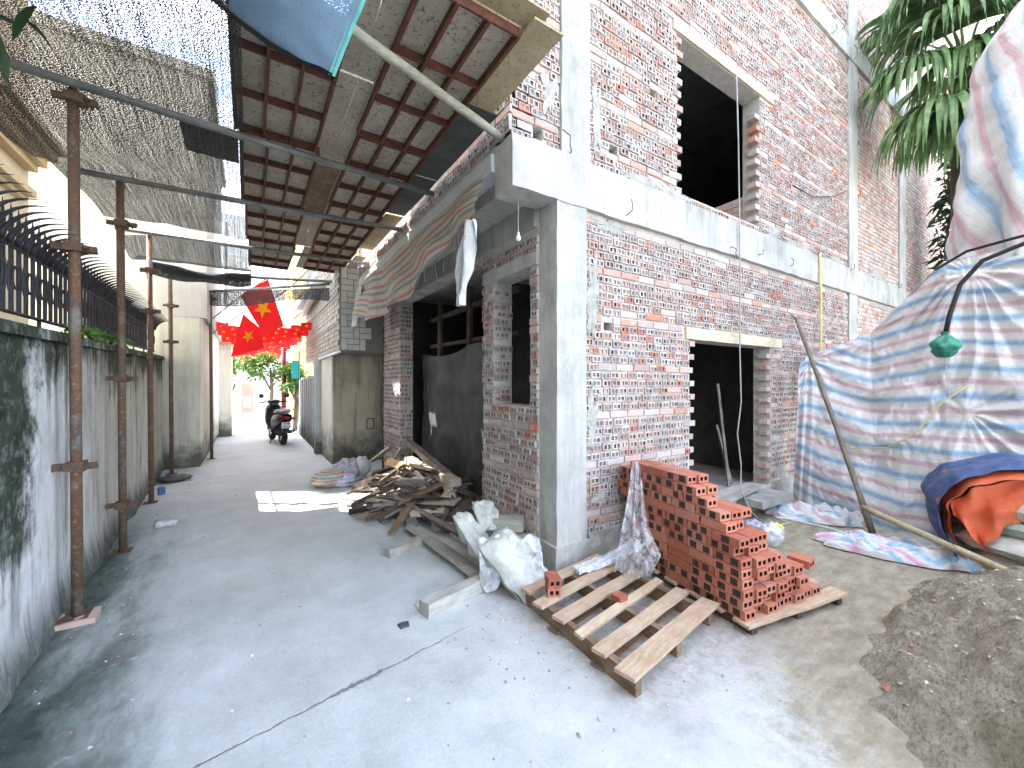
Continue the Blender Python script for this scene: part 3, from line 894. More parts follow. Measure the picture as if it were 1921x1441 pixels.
def key(jb):
    u, z, k, tw, pa, fl, rz = jb
    c = Vector(tw(u + (0.05 if k == 'h' else 0.1), z, 0))
    d = (c - CAM).length
    if tw not in (W_R, W_L): return 1e9
    pen = 0
    if tw is W_R and (c.x > 1.7 or c.z > 4.3 or (c.z < 0.8 and c.x > 0.7)): pen = 50
    if tw is W_R and c.x < 0.07 and c.z > 3: pen = 50
    if tw is W_L and (c.y > 1.2 or c.z < 0.4): pen = 50
    if rz < 0.8: pen += 50
    return d + pen - (0.25 if k == 's' else 0)
BR.jobs.sort(key=key)
HMESH, SMESH, HMESH_L, SMESH_L = [], [], [], []
def brick_mesh(loc, tw):
    me = bpy.data.meshes.new('brick')
    vs, fs, ms = loc
    flip = tw is W_L
    if flip: me.from_pydata([(-o, h, z) for h, z, o in vs], [], [tuple(reversed(f)) for f in fs])
    else: me.from_pydata([(h, -o, z) for h, z, o in vs], [], fs)
    me.materials.append(M['wall_brick']); me.materials.append(M['hole_fill_shaded'])
    me.polygons.foreach_set('material_index', ms)
    return me
HMESH = [brick_mesh(q, W_R) for q in HEAD]; SMESH = [brick_mesh(q, W_R) for q in STRE]
HMESH_L = [brick_mesh(q, W_L) for q in HEAD]; SMESH_L = [brick_mesh(q, W_L) for q in STRE]
N_SINGLE = 300
for jb in BR.jobs[:N_SINGLE]:
    u, z, k, tw, pa, fl, rz = jb
    ms = (HMESH_L if k == 'h' else SMESH_L) if tw is W_L else (HMESH if k == 'h' else SMESH)
    o = inst('brick', rb.choice(ms), tw(u, z, 0), parent=pa)
    o.scale = (1, rz, 1) if tw is W_L else (rz, 1, 1)
rest = {}
for jb in BR.jobs[N_SINGLE:]: rest.setdefault(jb[4].name, [jb[4], []])[1].append(jb)
for pn, (pa, jobs) in rest.items():
    V, F, MI, TI = [], [], [], []
    for (u, z, k, tw, _, fl, rz) in jobs:
        far = tw is W_R and u > 6.3
        if far:
            L = 0.103 if k == 'h' else 0.213
            vs = [(0, 0, 0.012), (L, 0, 0.012), (L, HB, 0.012), (0, HB, 0.012), (0, 0, -0.005), (L, 0, -0.005), (L, HB, -0.005), (0, HB, -0.005)]
            fs = [(0, 1, 2, 3), (1, 0, 4, 5), (3, 2, 6, 7), (0, 3, 7, 4), (2, 1, 5, 6)]; ms = [0] * 5
        else:
            vs, fs, ms = rb.choice(HEAD if k == 'h' else STRE)
        n = len(V)
        V += [tw(u + a * rz, z + b, c) for a, b, c in vs]
        F += [tuple(n + q for q in (reversed(f) if fl else f)) for f in fs]
        MI += ms; TI += [rb.random()] * len(fs)
    me = bpy.data.meshes.new('brick')
    me.from_pydata(V, [], F)
    me.materials.append(M['wall_brick']); me.materials.append(M['hole_fill_shaded'])
    me.polygons.foreach_set('material_index', MI)
    at = me.attributes.new('tint', 'FLOAT', 'FACE'); at.data.foreach_set('value', TI)
    o = bpy.data.objects.new('brick', me); COL.objects.link(o); o.parent = pa
    tag(o, 'small bricks of the remaining courses', kind='stuff')

# toothed ends of courses at door and window: real whole bricks, every other course
tooth = MB(); tooth.rough(0, 0.205, 0, 0.10, 0, HB, 0.05, 0.003, 9)
tooth_me = tooth.mesh('toothing_brick', 'wall_brick')
def teeth(u, z0, z1, side, pa, bias=0):
    r = 0
    z = z0
    while z < z1 - HB:
        if r % 2 == bias:
            d = rb.uniform(0.06, 0.105)
            x = u - (0.205 - d) if side > 0 else u - d
            inst('toothing_brick', tooth_me, (x, 0.006 + rb.uniform(0, 0.01), z + 0.004), (0, 0, rb.uniform(-0.03, 0.03)), pa)
        z += HC; r += 1
teeth(DOOR[0], 0.25, 1.95, +1, wall_low)
teeth(DOOR[1], 0.25, 1.95, -1, wall_low, 1)
teeth(WIN[0], ZB1 + 0.09, 4.96, +1, wall_up)
teeth(WIN[1], ZB1 + 0.09, 4.85, -1, wall_up, 1)

# ---- concrete frame
def part(name, mat, fn, parent=house, smooth=False):
    mb = MB(); fn(mb); return mb.build(name, mat, parent, smooth)
part('column', 'concrete_light', lambda m: m.rough(0.015, 0.325, -0.028, 0.205, 0.235, ZB0 - 0.002, 0.06, 0.006, 4))
part('column_base', 'concrete_light', lambda m: m.rough(-0.012, 0.345, -0.05, 0.225, -0.1, 0.24, 0.06, 0.009, 5, seed=3))
part('column', 'concrete_light', lambda m: m.rough(0.07, 0.37, -0.022, 0.2, ZB1 + 0.002, Z2B, 0.08, 0.006, 4, seed=5))
for (a, b, z0, z1) in ((5.92, 6.27, 0, ZB0 - 0.003), (5.92, 6.27, ZB1 + 0.003, Z2B - 0.003), (5.92, 6.27, Z2T + 0.003, HTOP), (8.42, 8.80, ZB1 + 0.003, Z2B - 0.003), (8.42, 8.80, Z2T + 0.003, HTOP)):
    part('column', 'concrete_light', lambda m: m.rough(a, b, -0.02, 0.2, z0, z1, 0.12, 0.006, 3, seed=a))
part('beam', 'concrete_light', lambda m: m.rough(-0.40, BX, -0.034, 0.22, ZB0, ZB1, 0.075, 0.008, 4, seed=9))
part('beam', 'concrete_light', lambda m: m.rough(0.38, BX, -0.03, 0.22, Z2B, Z2T, 0.10, 0.008, 4, seed=19))
part('edge_beam', 'white_pipe', lambda m: m.rough(-0.425, -0.30, 0.225, BY, 3.13, 3.27, 0.1, 0.004, 3, seed=2))
part('floor_slab', 'concrete_grey', lambda m: m.rough(-0.30, BX - 0.02, 0.222, BY, 3.02, 3.18, 0.25, 0.004, 3, seed=4))
part('beam', 'concrete_grey', lambda m: m.rough(-0.02, 0.20, 0.225, BY, 2.80, 3.015, 0.12, 0.006, 3, seed=6))
part('floor_slab', 'concrete_grey', lambda m: m.box(-0.36, BX - 0.02, 0.222, BY, 6.66, 6.82))
part('roof_slab', 'concrete_grey', lambda m: m.box(-0.42, BX + 0.02, -0.02, BY + 0.02, HTOP, HTOP + 0.15))
part('lintel', 'concrete_light', lambda m: m.rough(-0.006, 0.215, 0.21, 1.125, 2.49, 2.60, 0.08, 0.004, 4))
part('lintel', 'lintel_wood', lambda m: m.rough(1.70, 3.72, -0.012, 0.2, 1.957, 2.07, 0.15, 0.004, 2), smooth=False)
part('lintel', 'lintel_wood', lambda m: m.rough(1.50, 3.50, -0.012, 0.2, 4.985, 5.085, 0.15, 0.004, 2))
part('plinth', 'plaster_rough', lambda m: m.rough(0.35, 1.76, -0.03, 0.15, -0.1, 0.27, 0.05, 0.016, 4))
part('plinth', 'plaster_rough', lambda m: m.rough(3.48, BX, -0.035, 0.15, -0.1, 0.30, 0.07, 0.02, 4, seed=7))
part('plinth', 'plaster_rough', lambda m: m.rough(-0.03, 0.15, 0.23, 1.12, -0.1, 0.16, 0.05, 0.014, 4, seed=8))
part('doorstep', 'plaster_rough', lambda m: m.rough(1.77, 3.475, -0.02, 0.4, -0.1, 0.22, 0.07, 0.015, 4, seed=12))
part('floor', 'concrete_grey', lambda m: m.box(0.21, BX - 0.02, 0.41, BY - 0.22, 0.05, 0.18))
# cement smears left over bricks along column and beam
def smear(mb, cx, cz, w, h, seed, d=0.018):
    base = len(mb.v); n = 64
    mb.v.append((cx, 0.012 - d - 0.004, cz))
    for i in range(n):
        a = 2 * math.pi * i / n
        k = 0.62 + 0.5 * nz(math.cos(a) * 1.7, math.sin(a) * 1.7, seed) + 0.35 * nz(math.cos(a) * 6, math.sin(a) * 6, seed + 3)
        mb.v.append((cx + w * k * math.cos(a), 0.012 - d, cz + h * k * math.sin(a)))
    for i in range(n):
        a = 2 * math.pi * i / n
        mb.v.append((mb.v[base + 1 + i][0], 0.02, mb.v[base + 1 + i][2]))
    for i in range(n):
        i2 = (i + 1) % n
        mb.f.append((base, base + 1 + i, base + 1 + i2)); mb.mi.append(0)
        mb.f.append((base + 1 + i, base + 1 + n + i, base + 1 + n + i2, base + 1 + i2)); mb.mi.append(0)
for (cx, cz, w, h, sd) in ((0.42, 2.2, 0.10, 0.5, 1), (0.41, 1.2, 0.08, 0.35, 2), (0.62, 2.86, 0.3, 0.07, 3), (1.0, 3.36, 0.42, 0.10, 4), (1.5, 3.35, 0.4, 0.09, 5),
                          (3.5, 3.38, 0.35, 0.12, 6), (4.2, 3.36, 0.6, 0.09, 7), (0.46, 3.75, 0.09, 0.4, 8), (0.9, 0.32, 0.35, 0.08, 9), (3.7, 0.38, 0.3, 0.14, 10),
                          (-0.05, 3.75, 0.12, 0.25, 11), (5.5, 3.36, 0.5, 0.09, 12), (7.3, 3.4, 0.9, 0.12, 13), (0.5, 0.55, 0.13, 0.10, 14)):
    part('cement_smear', 'plaster_rough', lambda m: smear(m, cx, cz, w, h, sd))
# closing walls: back, far end, partitions; they keep the rooms dark
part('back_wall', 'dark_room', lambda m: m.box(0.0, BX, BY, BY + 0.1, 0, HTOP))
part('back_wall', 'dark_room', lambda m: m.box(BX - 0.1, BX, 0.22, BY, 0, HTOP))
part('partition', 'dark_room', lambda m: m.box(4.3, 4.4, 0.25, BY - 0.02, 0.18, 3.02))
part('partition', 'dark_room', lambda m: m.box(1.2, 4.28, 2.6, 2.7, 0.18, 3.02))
part('partition', 'mortar', lambda m: m.rough(3.22, 3.32, 0.225, 2.0, 3.2, 3.85, 0.1, 0.005, 4))
sl = MB(); sl.box(-0.2, 0.2, -0.01, 0.01, -0.12, 0.12, T=Matrix.Translation((2.62, 0.9, 3.6)) @ Matrix.Rotation(0.5, 4, 'Y'))
sl.build('leaning_board', 'old_wood', house)
# rows of brick showing on the low partition inside the upper window
pj = MB()
for r in range(9):
    y = 0.24
    while y < 1.9:
        L = 0.10 if r % 3 else 0.205
        pj.box(3.208, 3.23, y, y + L, 3.21 + r * HC, 3.21 + r * HC + HB, j=0.003); y += L + 0.01
tag(pj.build('brick', 'wall_brick', house), 'bricks of the low wall inside the upper window', kind='stuff')
# bent wires and rebar ends sticking out of the beams
for (x, z, up) in ((0.17, 3.33, 0.16), (0.78, 2.97, 0.16), (2.45, 3.0, -0.13), (3.05, 3.02, 0.10), (3.9, 3.02, 0.12), (4.7, 3.30, 0.1), (5.9, 3.28, 0.12), (8.3, 3.3, 0.1), (4.2, 6.65, 0.16), (5.2, 6.65, 0.16), (6.1, 6.66, 0.2), (7.2, 6.66, 0.16), (5.6, 6.9, 0.15)):
    m = MB(); a = rb.choice((-1, 1)) * rb.uniform(0.4, 1.4); q = rb.uniform(0.3, 1.0)
    m.tube([(x, 0.0, z), (x + 0.02 * a, -0.05, z + 0.01), (x + 0.05 * a, -0.06 - 0.03 * q, z + up * 0.25 * q), (x + 0.08 * a * q, -0.08, z + up * 0.6), (x + 0.10 * a, -0.06, z + up * (0.6 + 0.4 * q))], 0.0045, 5)
    m.build('rebar', 'rebar', house)

# ------------------------------------------------------------------ garden wall and iron fence (left)
def wall_x(y): return -2.97 - 0.045 * (y - 0.4)
def wall_top(y): return 1.78 + 0.028 * y
gw = thing('garden_wall', 'rendered garden wall streaked with black mould and green growth below the iron fence', 'wall', (-3.1, 1.0, 0))
m = MB()
ny, nzz = 110, 26
y0, y1 = -4.5, 6.77
idx = {}
def gwv(j, k, s):
    y = y0 + (y1 - y0) * j / ny; z = -0.1 + (wall_top(y) + 0.1) * k / nzz
    x = wall_x(y) - (0.2 if s else 0.0) + (0.010 * nz(y, z, s, s=2.2) + 0.004 * nz(y, z, s, s=9))
    if not s and z < 0.25: x += 0.05 * (0.25 - z) / 0.25 * (0.6 + nz(y, 0, 4, s=3))
    return (x, y, z)
for s in (0, 1):
    for j in range(ny + 1):
        for k in range(nzz + 1):
            idx[j, k, s] = len(m.v); m.v.append(gwv(j, k, s))
for j in range(ny):
    for k in range(nzz):
        m.f.append((idx[j, k, 0], idx[j, k + 1, 0], idx[j + 1, k + 1, 0], idx[j + 1, k, 0])); m.mi.append(0)
        m.f.append((idx[j, k, 1], idx[j + 1, k, 1], idx[j + 1, k + 1, 1], idx[j, k + 1, 1])); m.mi.append(0)
    m.f.append((idx[j, nzz, 0], idx[j, nzz, 1], idx[j + 1, nzz, 1], idx[j + 1, nzz, 0])); m.mi.append(0)
m.build('wall_body', 'garden_wall', gw, smooth=True)
m = MB()
for j in range(60):
    a, b = y0 + (y1 - y0) * j / 60, y0 + (y1 - y0) * (j + 1) / 60
    o = 0.01 * nz(a, 0, 5, s=3); o2 = 0.01 * nz(b, 0, 5, s=3)
    P = [(wall_x(a) + 0.035 + o, a, wall_top(a) - 0.05), (wall_x(b) + 0.035 + o2, b, wall_top(b) - 0.05), (wall_x(b) + 0.03 + o2, b, wall_top(b) + 0.012), (wall_x(a) + 0.03 + o, a, wall_top(a) + 0.012),
         (wall_x(a) - 0.23, a, wall_top(a) + 0.012), (wall_x(b) - 0.23, b, wall_top(b) + 0.012)]
    n = len(m.v); m.v += P
    for q in ((0, 1, 2, 3), (3, 2, 5, 4)): m.f.append(tuple(n + e for e in q)); m.mi.append(0)
    if j == 0:
        pass
m.build('coping', 'garden_wall', gw)

fence = thing('iron_fence', 'black wrought iron fence with spear tips and curved spikes on the garden wall', 'fence', (-3.08, 1.0, 1.78))
def fx(y): return wall_x(y) - 0.09
for dz, r in ((0.09, 0.011), (0.46, 0.012)):
    m = MB(); m.tube([(fx(y), y, wall_top(y) + dz) for y in (-2.5, 0, 3, 6.7)], r, 6); m.build('rail', 'fence_iron', fence)
k = 0
y = -1.2
while y < 6.65:
    x, zt = fx(y), wall_top(y)
    m = MB()
    m.box(x - 0.008, x + 0.008, y - 0.008, y + 0.008, zt + (0.0 if k % 8 == 0 else 0.09), zt + 0.57)
    m.lathe([(0.013, zt + 0.57), (0.009, zt + 0.61), (0.001, zt + 0.69)], 6, T=Matrix.Translation((x, y, 0)))
    m.build('bar', 'fence_iron', fence)
    # curved spike leaning out over the alley
    m = MB()
    pts, rs = [], []
    for q in range(8):
        a = q / 7
        pts.append((x + 0.012 + 0.21 * a ** 1.5, y + 0.03 - 0.05 * a, zt + 0.46 + 0.15 * math.sin(a * 1.65)))
        rs.append(0.016 * (1 - a) + 0.0015)
    m.tube(pts, rs, 6); m.build('curved_spike', 'fence_iron', fence, smooth=True)
    if k % 2 == 0:
        m = MB()
        cy, cz = y + 0.0525, zt + 0.29
        m.tube([(x, cy + 0.036 * math.cos(2 * math.pi * q / 14), cz + 0.062 * math.sin(2 * math.pi * q / 14)) for q in range(15)], 0.007, 5, caps=False)
        m.build('oval_ornament', 'fence_iron', fence, smooth=True)
    else:
        m = MB()
        for sg in (-1, 1):
            m.tube([(x, y + 0.045 + sg * 0.028, zt + 0.37), (x, y + 0.045 + sg * 0.006, zt + 0.29), (x, y + 0.045 + sg * 0.028, zt + 0.21)], 0.007, 5)
        m.build('cross_ornament', 'fence_iron', fence)
    y += 0.105; k += 1

def leaf_cluster(mb, center, rad, n, size, rnd, droop=0.3, aspect=0.45, mi=0):
    for _ in range(n):
        d = Vector((rnd.gauss(0, 1), rnd.gauss(0, 1), rnd.gauss(0, 1))).normalized() * rnd.random() ** 0.4
        p = Vector(center) + Vector((d.x * rad[0], d.y * rad[1], d.z * rad[2]))
        a = Vector((rnd.gauss(0, 1), rnd.gauss(0, 1), rnd.gauss(0, 0.6) - droop)).normalized()
        s = a.cross(Vector((rnd.gauss(0, 1), rnd.gauss(0, 1), rnd.gauss(0, 1)))).normalized()
        L = size * rnd.uniform(0.6, 1.3); W = L * aspect * 0.5
        nrm = a.cross(s)
        q = [p, p + a * L * 0.4 + s * W + nrm * L * 0.05, p + a * L - Vector((0, 0, L * 0.12)), p + a * L * 0.4 - s * W + nrm * L * 0.05]
        n0 = len(mb.v); mb.v += [tuple(e) for e in q]
        mb.f.append((n0, n0 + 1, n0 + 2)); mb.f.append((n0, n0 + 2, n0 + 3)); mb.mi += [mi, mi]

rl = random.Random(5)
# weeds growing on the wall top
for (y, r, lab) in ((2.0, 0.16, 'small leafy weed rooted in the top of the stained garden wall'), (2.95, 0.12, 'pale green weed tuft on the wall coping among the fence bars')):
    w = thing('weed', lab, 'plant', (fx(y) + 0.05, y, wall_top(y)))
    m = MB(); leaf_cluster(m, (fx(y) + 0.07, y, wall_top(y) + 0.05), (0.12, r * 2, 0.08), 160, 0.06, rl)
    m.build('leaves', 'leaf_green', w)
    m = MB()
    for _ in range(6):
        m.tube([(fx(y) + 0.05, y, wall_top(y) - 0.02), (fx(y) + rl.uniform(0, 0.14), y + rl.uniform(-r, r) * 1.5, wall_top(y) + rl.uniform(0.03, 0.12))], 0.003, 4)
    m.build('stem', 'leaf_dark', w)

# ------------------------------------------------------------------ houses on the left
ha = thing('cream_house', 'cream painted house with moulded cornice rising behind the iron fence', 'house', (-6.0, 0.5, 0))
HAX, HAY = -4.20, 4.76
m = MB(); m.box(-9.5, HAX, -9.0, HAY, 0, 13.5); m.build('wall', 'cream_wall', ha)
# cornice over the corner window, three stepped mouldings
for (d, z0, z1) in ((0.10, 4.02, 4.10), (0.17, 4.102, 4.20), (0.25, 4.202, 4.30), (0.32, 4.302, 4.36)):
    m = MB(); m.box(HAX + 0.002, HAX + d, 3.3, HAY - 0.12 + d * 0.4, z0, z1); m.build('cornice', 'cream_trim', ha)
for (d, z0, z1) in ((0.06, 3.62, 3.68), (0.12, 3.682, 3.76)):
    m = MB(); m.box(HAX + 0.002, HAX + d, 3.3, HAY - 0.25 + d * 0.6, z0, z1); m.build('moulding', 'cream_trim', ha)
m = MB(); m.box(HAX - 0.05, HAX + 0.012, 3.35, 4.05, 1.9, 3.5); m.build('window', 'glass_dark', ha)

hb = thing('alley_house', 'tall cream house with weathered corner wall standing beside the far scaffold posts', 'house', (-4.2, 9.0, 0))
HBX = -2.73
m = MB(); m.box(-5.62, HBX, 6.78, 12.5, 0, 2.7); m.build('wall', 'weathered_wall', hb)
m = MB(); m.box(-5.62, HBX + 0.10, 6.775, 11.5, 2.702, 7.05); m.build('upper_wall', 'grey_cream_wall', hb)
m = MB(); m.box(-5.70, HBX + 0.20, 6.70, 11.6, 7.052, 7.22); m.build('parapet', 'grey_cream_wall', hb)
m = MB(); m.box(HBX + 0.002, HBX + 0.035, 6.80, 12.4, 0.12, 2.69); m.build('side_render', 'pale_wall', hb)
m = MB(); m.box(HBX + 0.037, HBX + 0.33, 11.6, 12.3, 0.02, 2.62); m.build('gate_pillar', 'pale_wall', hb)
m = MB(); m.box(HBX + 0.03, HBX + 0.40, 11.52, 12.38, 2.62, 2.72); m.build('pillar_cap', 'cream_trim', hb)

# ------------------------------------------------------------------ scaffold posts and cross pipes
def coupler(mb, c, axis='z', s=1.0):
    x, y, z = c
    mb.box(x - 0.045 * s, x + 0.045 * s, y - 0.045 * s, y + 0.045 * s, z - 0.03 * s, z + 0.03 * s, j=0.006)
    mb.box(x - 0.10 * s, x + 0.10 * s, y - 0.02, y + 0.02, z - 0.02, z + 0.02, j=0.005)
    mb.tube([(x + 0.06 * s, y - 0.07 * s, z), (x + 0.06 * s, y + 0.07 * s, z)], 0.011, 6)
posts = [(-2.905, 1.18, 3.36, (0.98, 2.36, 3.30), 'rusty scaffold post standing on a broken brick by the stained wall'),
         (-2.94, 2.47, 3.30, (0.42, 1.55, 2.93), 'rusty scaffold post with a low coupler clamped near its foot'),
         (-3.03, 4.31, 3.40, (2.42, 2.93), 'scaffold post against the wall end with two couplers at fence height'),
         (-3.07, 6.25, 3.36, (2.2, 2.8), 'thin rusty scaffold post in front of the weathered house corner'),
         (-2.62, 7.6, 3.30, (3.2,), 'dark scaffold post at the far end of the canopy against the house side')]
for (x, y, h, cps, lab) in posts:
    t_ = thing('scaffold_post', lab, 'post', (x, y, 0), 'scaffold posts along the garden wall')
    m = MB(); m.tube([(x + 0.01, y, 0.035 if y < 2 else 0.0), (x, y, h * 0.5), (x - 0.012, y + 0.01, h)], 0.0285, 12); m.build('pipe', 'rusty_pipe', t_, smooth=True)
    for z in cps:
        m = MB(); coupler(m, (x, y, z)); m.build('coupler', 'coupler_steel', t_)
    m = MB(); m.box(x - 0.07, x + 0.07, y - 0.07, y + 0.07, 0.030 if y < 2 else 0.002, 0.037 if y < 2 else 0.008); m.build('base_plate', 'coupler_steel', t_)
bk = MB(); bk.rough(-3.0, -2.80, 1.09, 1.26, -0.005, 0.035, 0.04, 0.008, 9); tag(bk.build('broken_brick', 'wall_brick', origin=(-2.9, 1.17, 0)), 'broken brick wedged under the rusty scaffold post', 'brick')

PIPES = [((-3.75, 1.05, 3.37), (-0.44, 1.36, 3.40), 'grey scaffold tube clamped to the post that stands on a brick'),
         ((-3.25, 2.45, 3.32), (-0.44, 2.35, 3.36), 'grey scaffold tube on the post with a low coupler'),
         ((-3.35, 4.3, 3.40), (-0.44, 4.0, 3.36), 'grey scaffold tube crossing below the far nets'),
         ((-3.15, 6.25, 3.36), (-0.44, 5.42, 3.37), 'grey scaffold tube carrying the last row of panels'),
         ((-3.0, 7.6, 3.28), (-0.75, 5.55, 3.33), 'grey scaffold tube at the dark far post')]
for a, b, lab in PIPES:
    m = MB(); A, B = Vector(a), Vector(b)
    m.tube([A, A.lerp(B, 0.5) + Vector((0, 0, -0.012)), B], 0.026, 12)
    tag(m.build('scaffold_tube', 'galvanised_pipe', smooth=True, origin=a), lab, 'pipe', 'cross tubes of the canopy')
m = MB(); A, B = Vector((-1.95, -0.36, 3.36)), Vector((-0.38, 0.12, 3.335))
m.tube([A.lerp(B, q / 6) + Vector((0, 0, 0.006 * (q % 2))) for q in range(7)], [0.031, 0.03, 0.031, 0.0295, 0.03, 0.029, 0.03], 12)
tag(m.build('diagonal_pole', 'pole_wood', smooth=True, origin=A), 'pale wooden pole set slantwise between canopy and beam corner', 'pole')

# ------------------------------------------------------------------ canopy of steel-ribbed formwork panels
ZC = 3.455
def formwork(x0, x1, ya, ncell, cell, lab, tilt=0.0, dx=0.0, board='form_board'):
    yb = ya + ncell * cell
    t_ = thing('formwork_panel', lab, 'panel', ((x0 + x1) / 2, (ya + yb) / 2, ZC), 'rusty ribbed panels of the canopy roof')
    m = MB(); m.box(x0, x1, ya, yb, ZC + 0.055, ZC + 0.068); m.build('board', board, t_)
    w = (x1 - x0 - 0.03) / 3
    for k in range(4):
        x = x0 + 0.015 + k * w
        m = MB(); m.box(x - 0.0045, x + 0.0045, ya, yb, ZC, ZC + 0.054); m.box(x - 0.010, x + 0.010, ya, yb, ZC - 0.004, ZC - 0.0005); m.build('long_rib', 'rust_rib', t_)
    for r in range(ncell + 1):
        y = min(max(ya + r * cell, ya + 0.006), yb - 0.006)
        for k in range(3):
            x = x0 + 0.015 + k * w
            m = MB(); m.box(x + 0.005, x + w - 0.005, y - 0.004, y + 0.004, ZC + 0.004, ZC + 0.054); m.box(x + 0.015, x + w - 0.015, y - 0.007, y + 0.007, ZC + 0.0005, ZC + 0.0035); m.build('cross_rib', 'rust_rib', t_)
    t_.rotation_euler = (0, tilt, dx)
    return t_
G1 = ['rusty ribbed panel of the net-side row beside the loose blue net', 'rusty ribbed panel of the net-side row next to the tan plywood scrap', 'rusty ribbed panel of the net-side row over the tube below the far nets', 'rusty ribbed panel of the net-side row next to the rolled net']
G2 = ['rusty ribbed panel of the building-side row above the slanting pole', 'rusty ribbed panel of the building-side row beside the dark grey sheets', 'rusty ribbed panel of the building-side row beside the tan sheet over the doorway', 'rusty ribbed panel of the building-side row beside the pale end sheet']
ya = -0.10
for k in range(4):
    formwork(-2.085 + 0.03 * k, -1.505 + 0.03 * k, ya, 3, 0.462, G1[k], 0.0, 0.004 * (k % 2)); ya += 3 * 0.462 + 0.012
ya = -0.575
for k in range(4):
    formwork(-1.285 + 0.02 * k, -0.695 + 0.02 * k, ya, 3, 0.482, G2[k], 0.0, -0.004 * (k % 2)); ya += 3 * 0.482 + 0.014
ya = -0.95
for k in range(5):
    for q in range(2):
        if k == 4 and q == 0: continue
        m = MB(); xa = -1.525 + q * 0.135 + 0.022 * k
        m.rough(xa, xa + 0.131, ya, ya + 1.27, ZC + 0.074, ZC + 0.092, 0.2, 0.003, 2, seed=k * 3 + q)
        tag(m.build('canopy_plank', 'form_board' if k != 2 else 'brown_wood', origin=(xa, ya, ZC)), 'long cement-speckled plank between the two panel rows', 'plank', 'planks between the panel rows')
    ya += 1.29
m = MB(); m.rough(-0.69, -0.49, -0.70, 0.09, ZC + 0.02, ZC + 0.034, 0.15, 0.004, 2)
tag(m.build('plywood_strip', 'bare_plywood', origin=(-0.6, -0.3, ZC)), 'tan plywood strip at the canopy corner against the brick wall', 'board')
m = MB(); m.rough(-1.25, -0.60, -0.72, -0.52, ZC + 0.070, ZC + 0.084, 0.15, 0.004, 2)
tag(m.build('plywood_strip', 'bare_plywood', origin=(-0.9, -0.6, ZC)), 'tan plywood strip lying across the near panel end', 'board')
for (a, b, mt, lab) in ((0.10, 1.25, 'dark_sheet', 'dark grey sheet filling the gap beside the diagonal pole'), (1.27, 2.25, 'dark_sheet', 'dark grey sheet filling the gap over the striped cloth'),
                        (2.3, 3.7, 'bare_plywood', 'tan plywood sheet filling the gap over the doorway'), (4.1, 5.35, 'pale_ply', 'pale plywood sheet at the far end beside the edge beam')):
    m = MB(); m.rough(-0.69 + 0.02 * a, -0.44, a, b, ZC + 0.03, ZC + 0.04, 0.2, 0.004, 2, seed=a)
    tag(m.build('gap_sheet', mt, origin=(-0.55, a, ZC)), lab, 'board')
m = MB(); m.rough(-2.42, -2.06, 1.35, 1.85, ZC - 0.004, ZC + 0.008, 0.12, 0.006, 3, seed=4)
tag(m.build('plywood_scrap', 'bare_plywood', origin=(-2.3, 1.6, ZC)), 'tan plywood scrap poking out of the canopy edge under the net', 'board')

# ------------------------------------------------------------------ shade nets
def net_sheet(name, mat, fn, nu, nv, uvs, lab, hem=None):
    m = MB(); m.sheet(fn, nu, nv, uvs)
    o = m.build(name, mat, smooth=True, origin=fn(0.5, 0.5))
    return tag(o, lab, 'net')
def big_net(u, v):
    x = -3.42 + 1.40 * u
    ye = 4.12 - 0.40 * min(1, u / 0.43) + 0.20 * max(0, (u - 0.43) / 0.57)
    y = -1.7 + (ye + 1.7) * v
    sag = 0.0
    for (a, b) in ((-1.7, 1.1), (1.1, 2.45), (2.45, 4.2)):
        if a <= y <= b: sag = -0.10 * math.sin(math.pi * (y - a) / (b - a))
    edge = 0.10 * (1 - u) ** 3 * math.sin(y * 2.2)
    return Vector((x - 0.05 * math.sin(y * 1.5) * (1 - u), y, 3.44 + sag + edge + 0.02 * nz(x, y, 0, s=4)))
net_sheet('shade_net', 'black_net', big_net, 30, 70, (1.4, 5.9), 'large black shade net stretched over the alley beside the panels')
def net2(u, v):
    x = -3.40 + 1.45 * u
    ys_ = 4.78 - 0.42 * min(1, u / 0.43)
    y = ys_ + (5.77 - ys_) * v
    return Vector((x, y, 3.45 - 0.16 * math.sin(math.pi * v) + 0.02 * nz(x, y, 1, s=4)))
net_sheet('shade_net', 'black_net', net2, 20, 16, (1.4, 1.6), 'small black shade net hung behind the large one near the house corner')
def roll(u, v):
    x = -3.25 + 1.30 * u; a = v * 2.4 * math.pi
    r = 0.11 + 0.03 * math.sin(u * 9) + 0.02 * nz(u * 6, v * 5, 2)
    return Vector((x, 5.85 + r * math.cos(a), 3.30 + r * math.sin(a) * 0.85 - 0.06 * math.sin(math.pi * u)))
net_sheet('rolled_net', 'dense_net', roll, 30, 26, (1.4, 1.0), 'bundled black net rolled up along the far cross tube')
def net3(u, v):
    x = -2.70 + 2.2 * u; return Vector((x, 7.45 - 1.9 * u + 0.02, 3.30 - 0.25 * v - 0.05 * math.sin(u * 7) * v))
net_sheet('hanging_net', 'dense_net', net3, 24, 5, (2.2, 0.3), 'narrow black net strip hanging from the last tube')
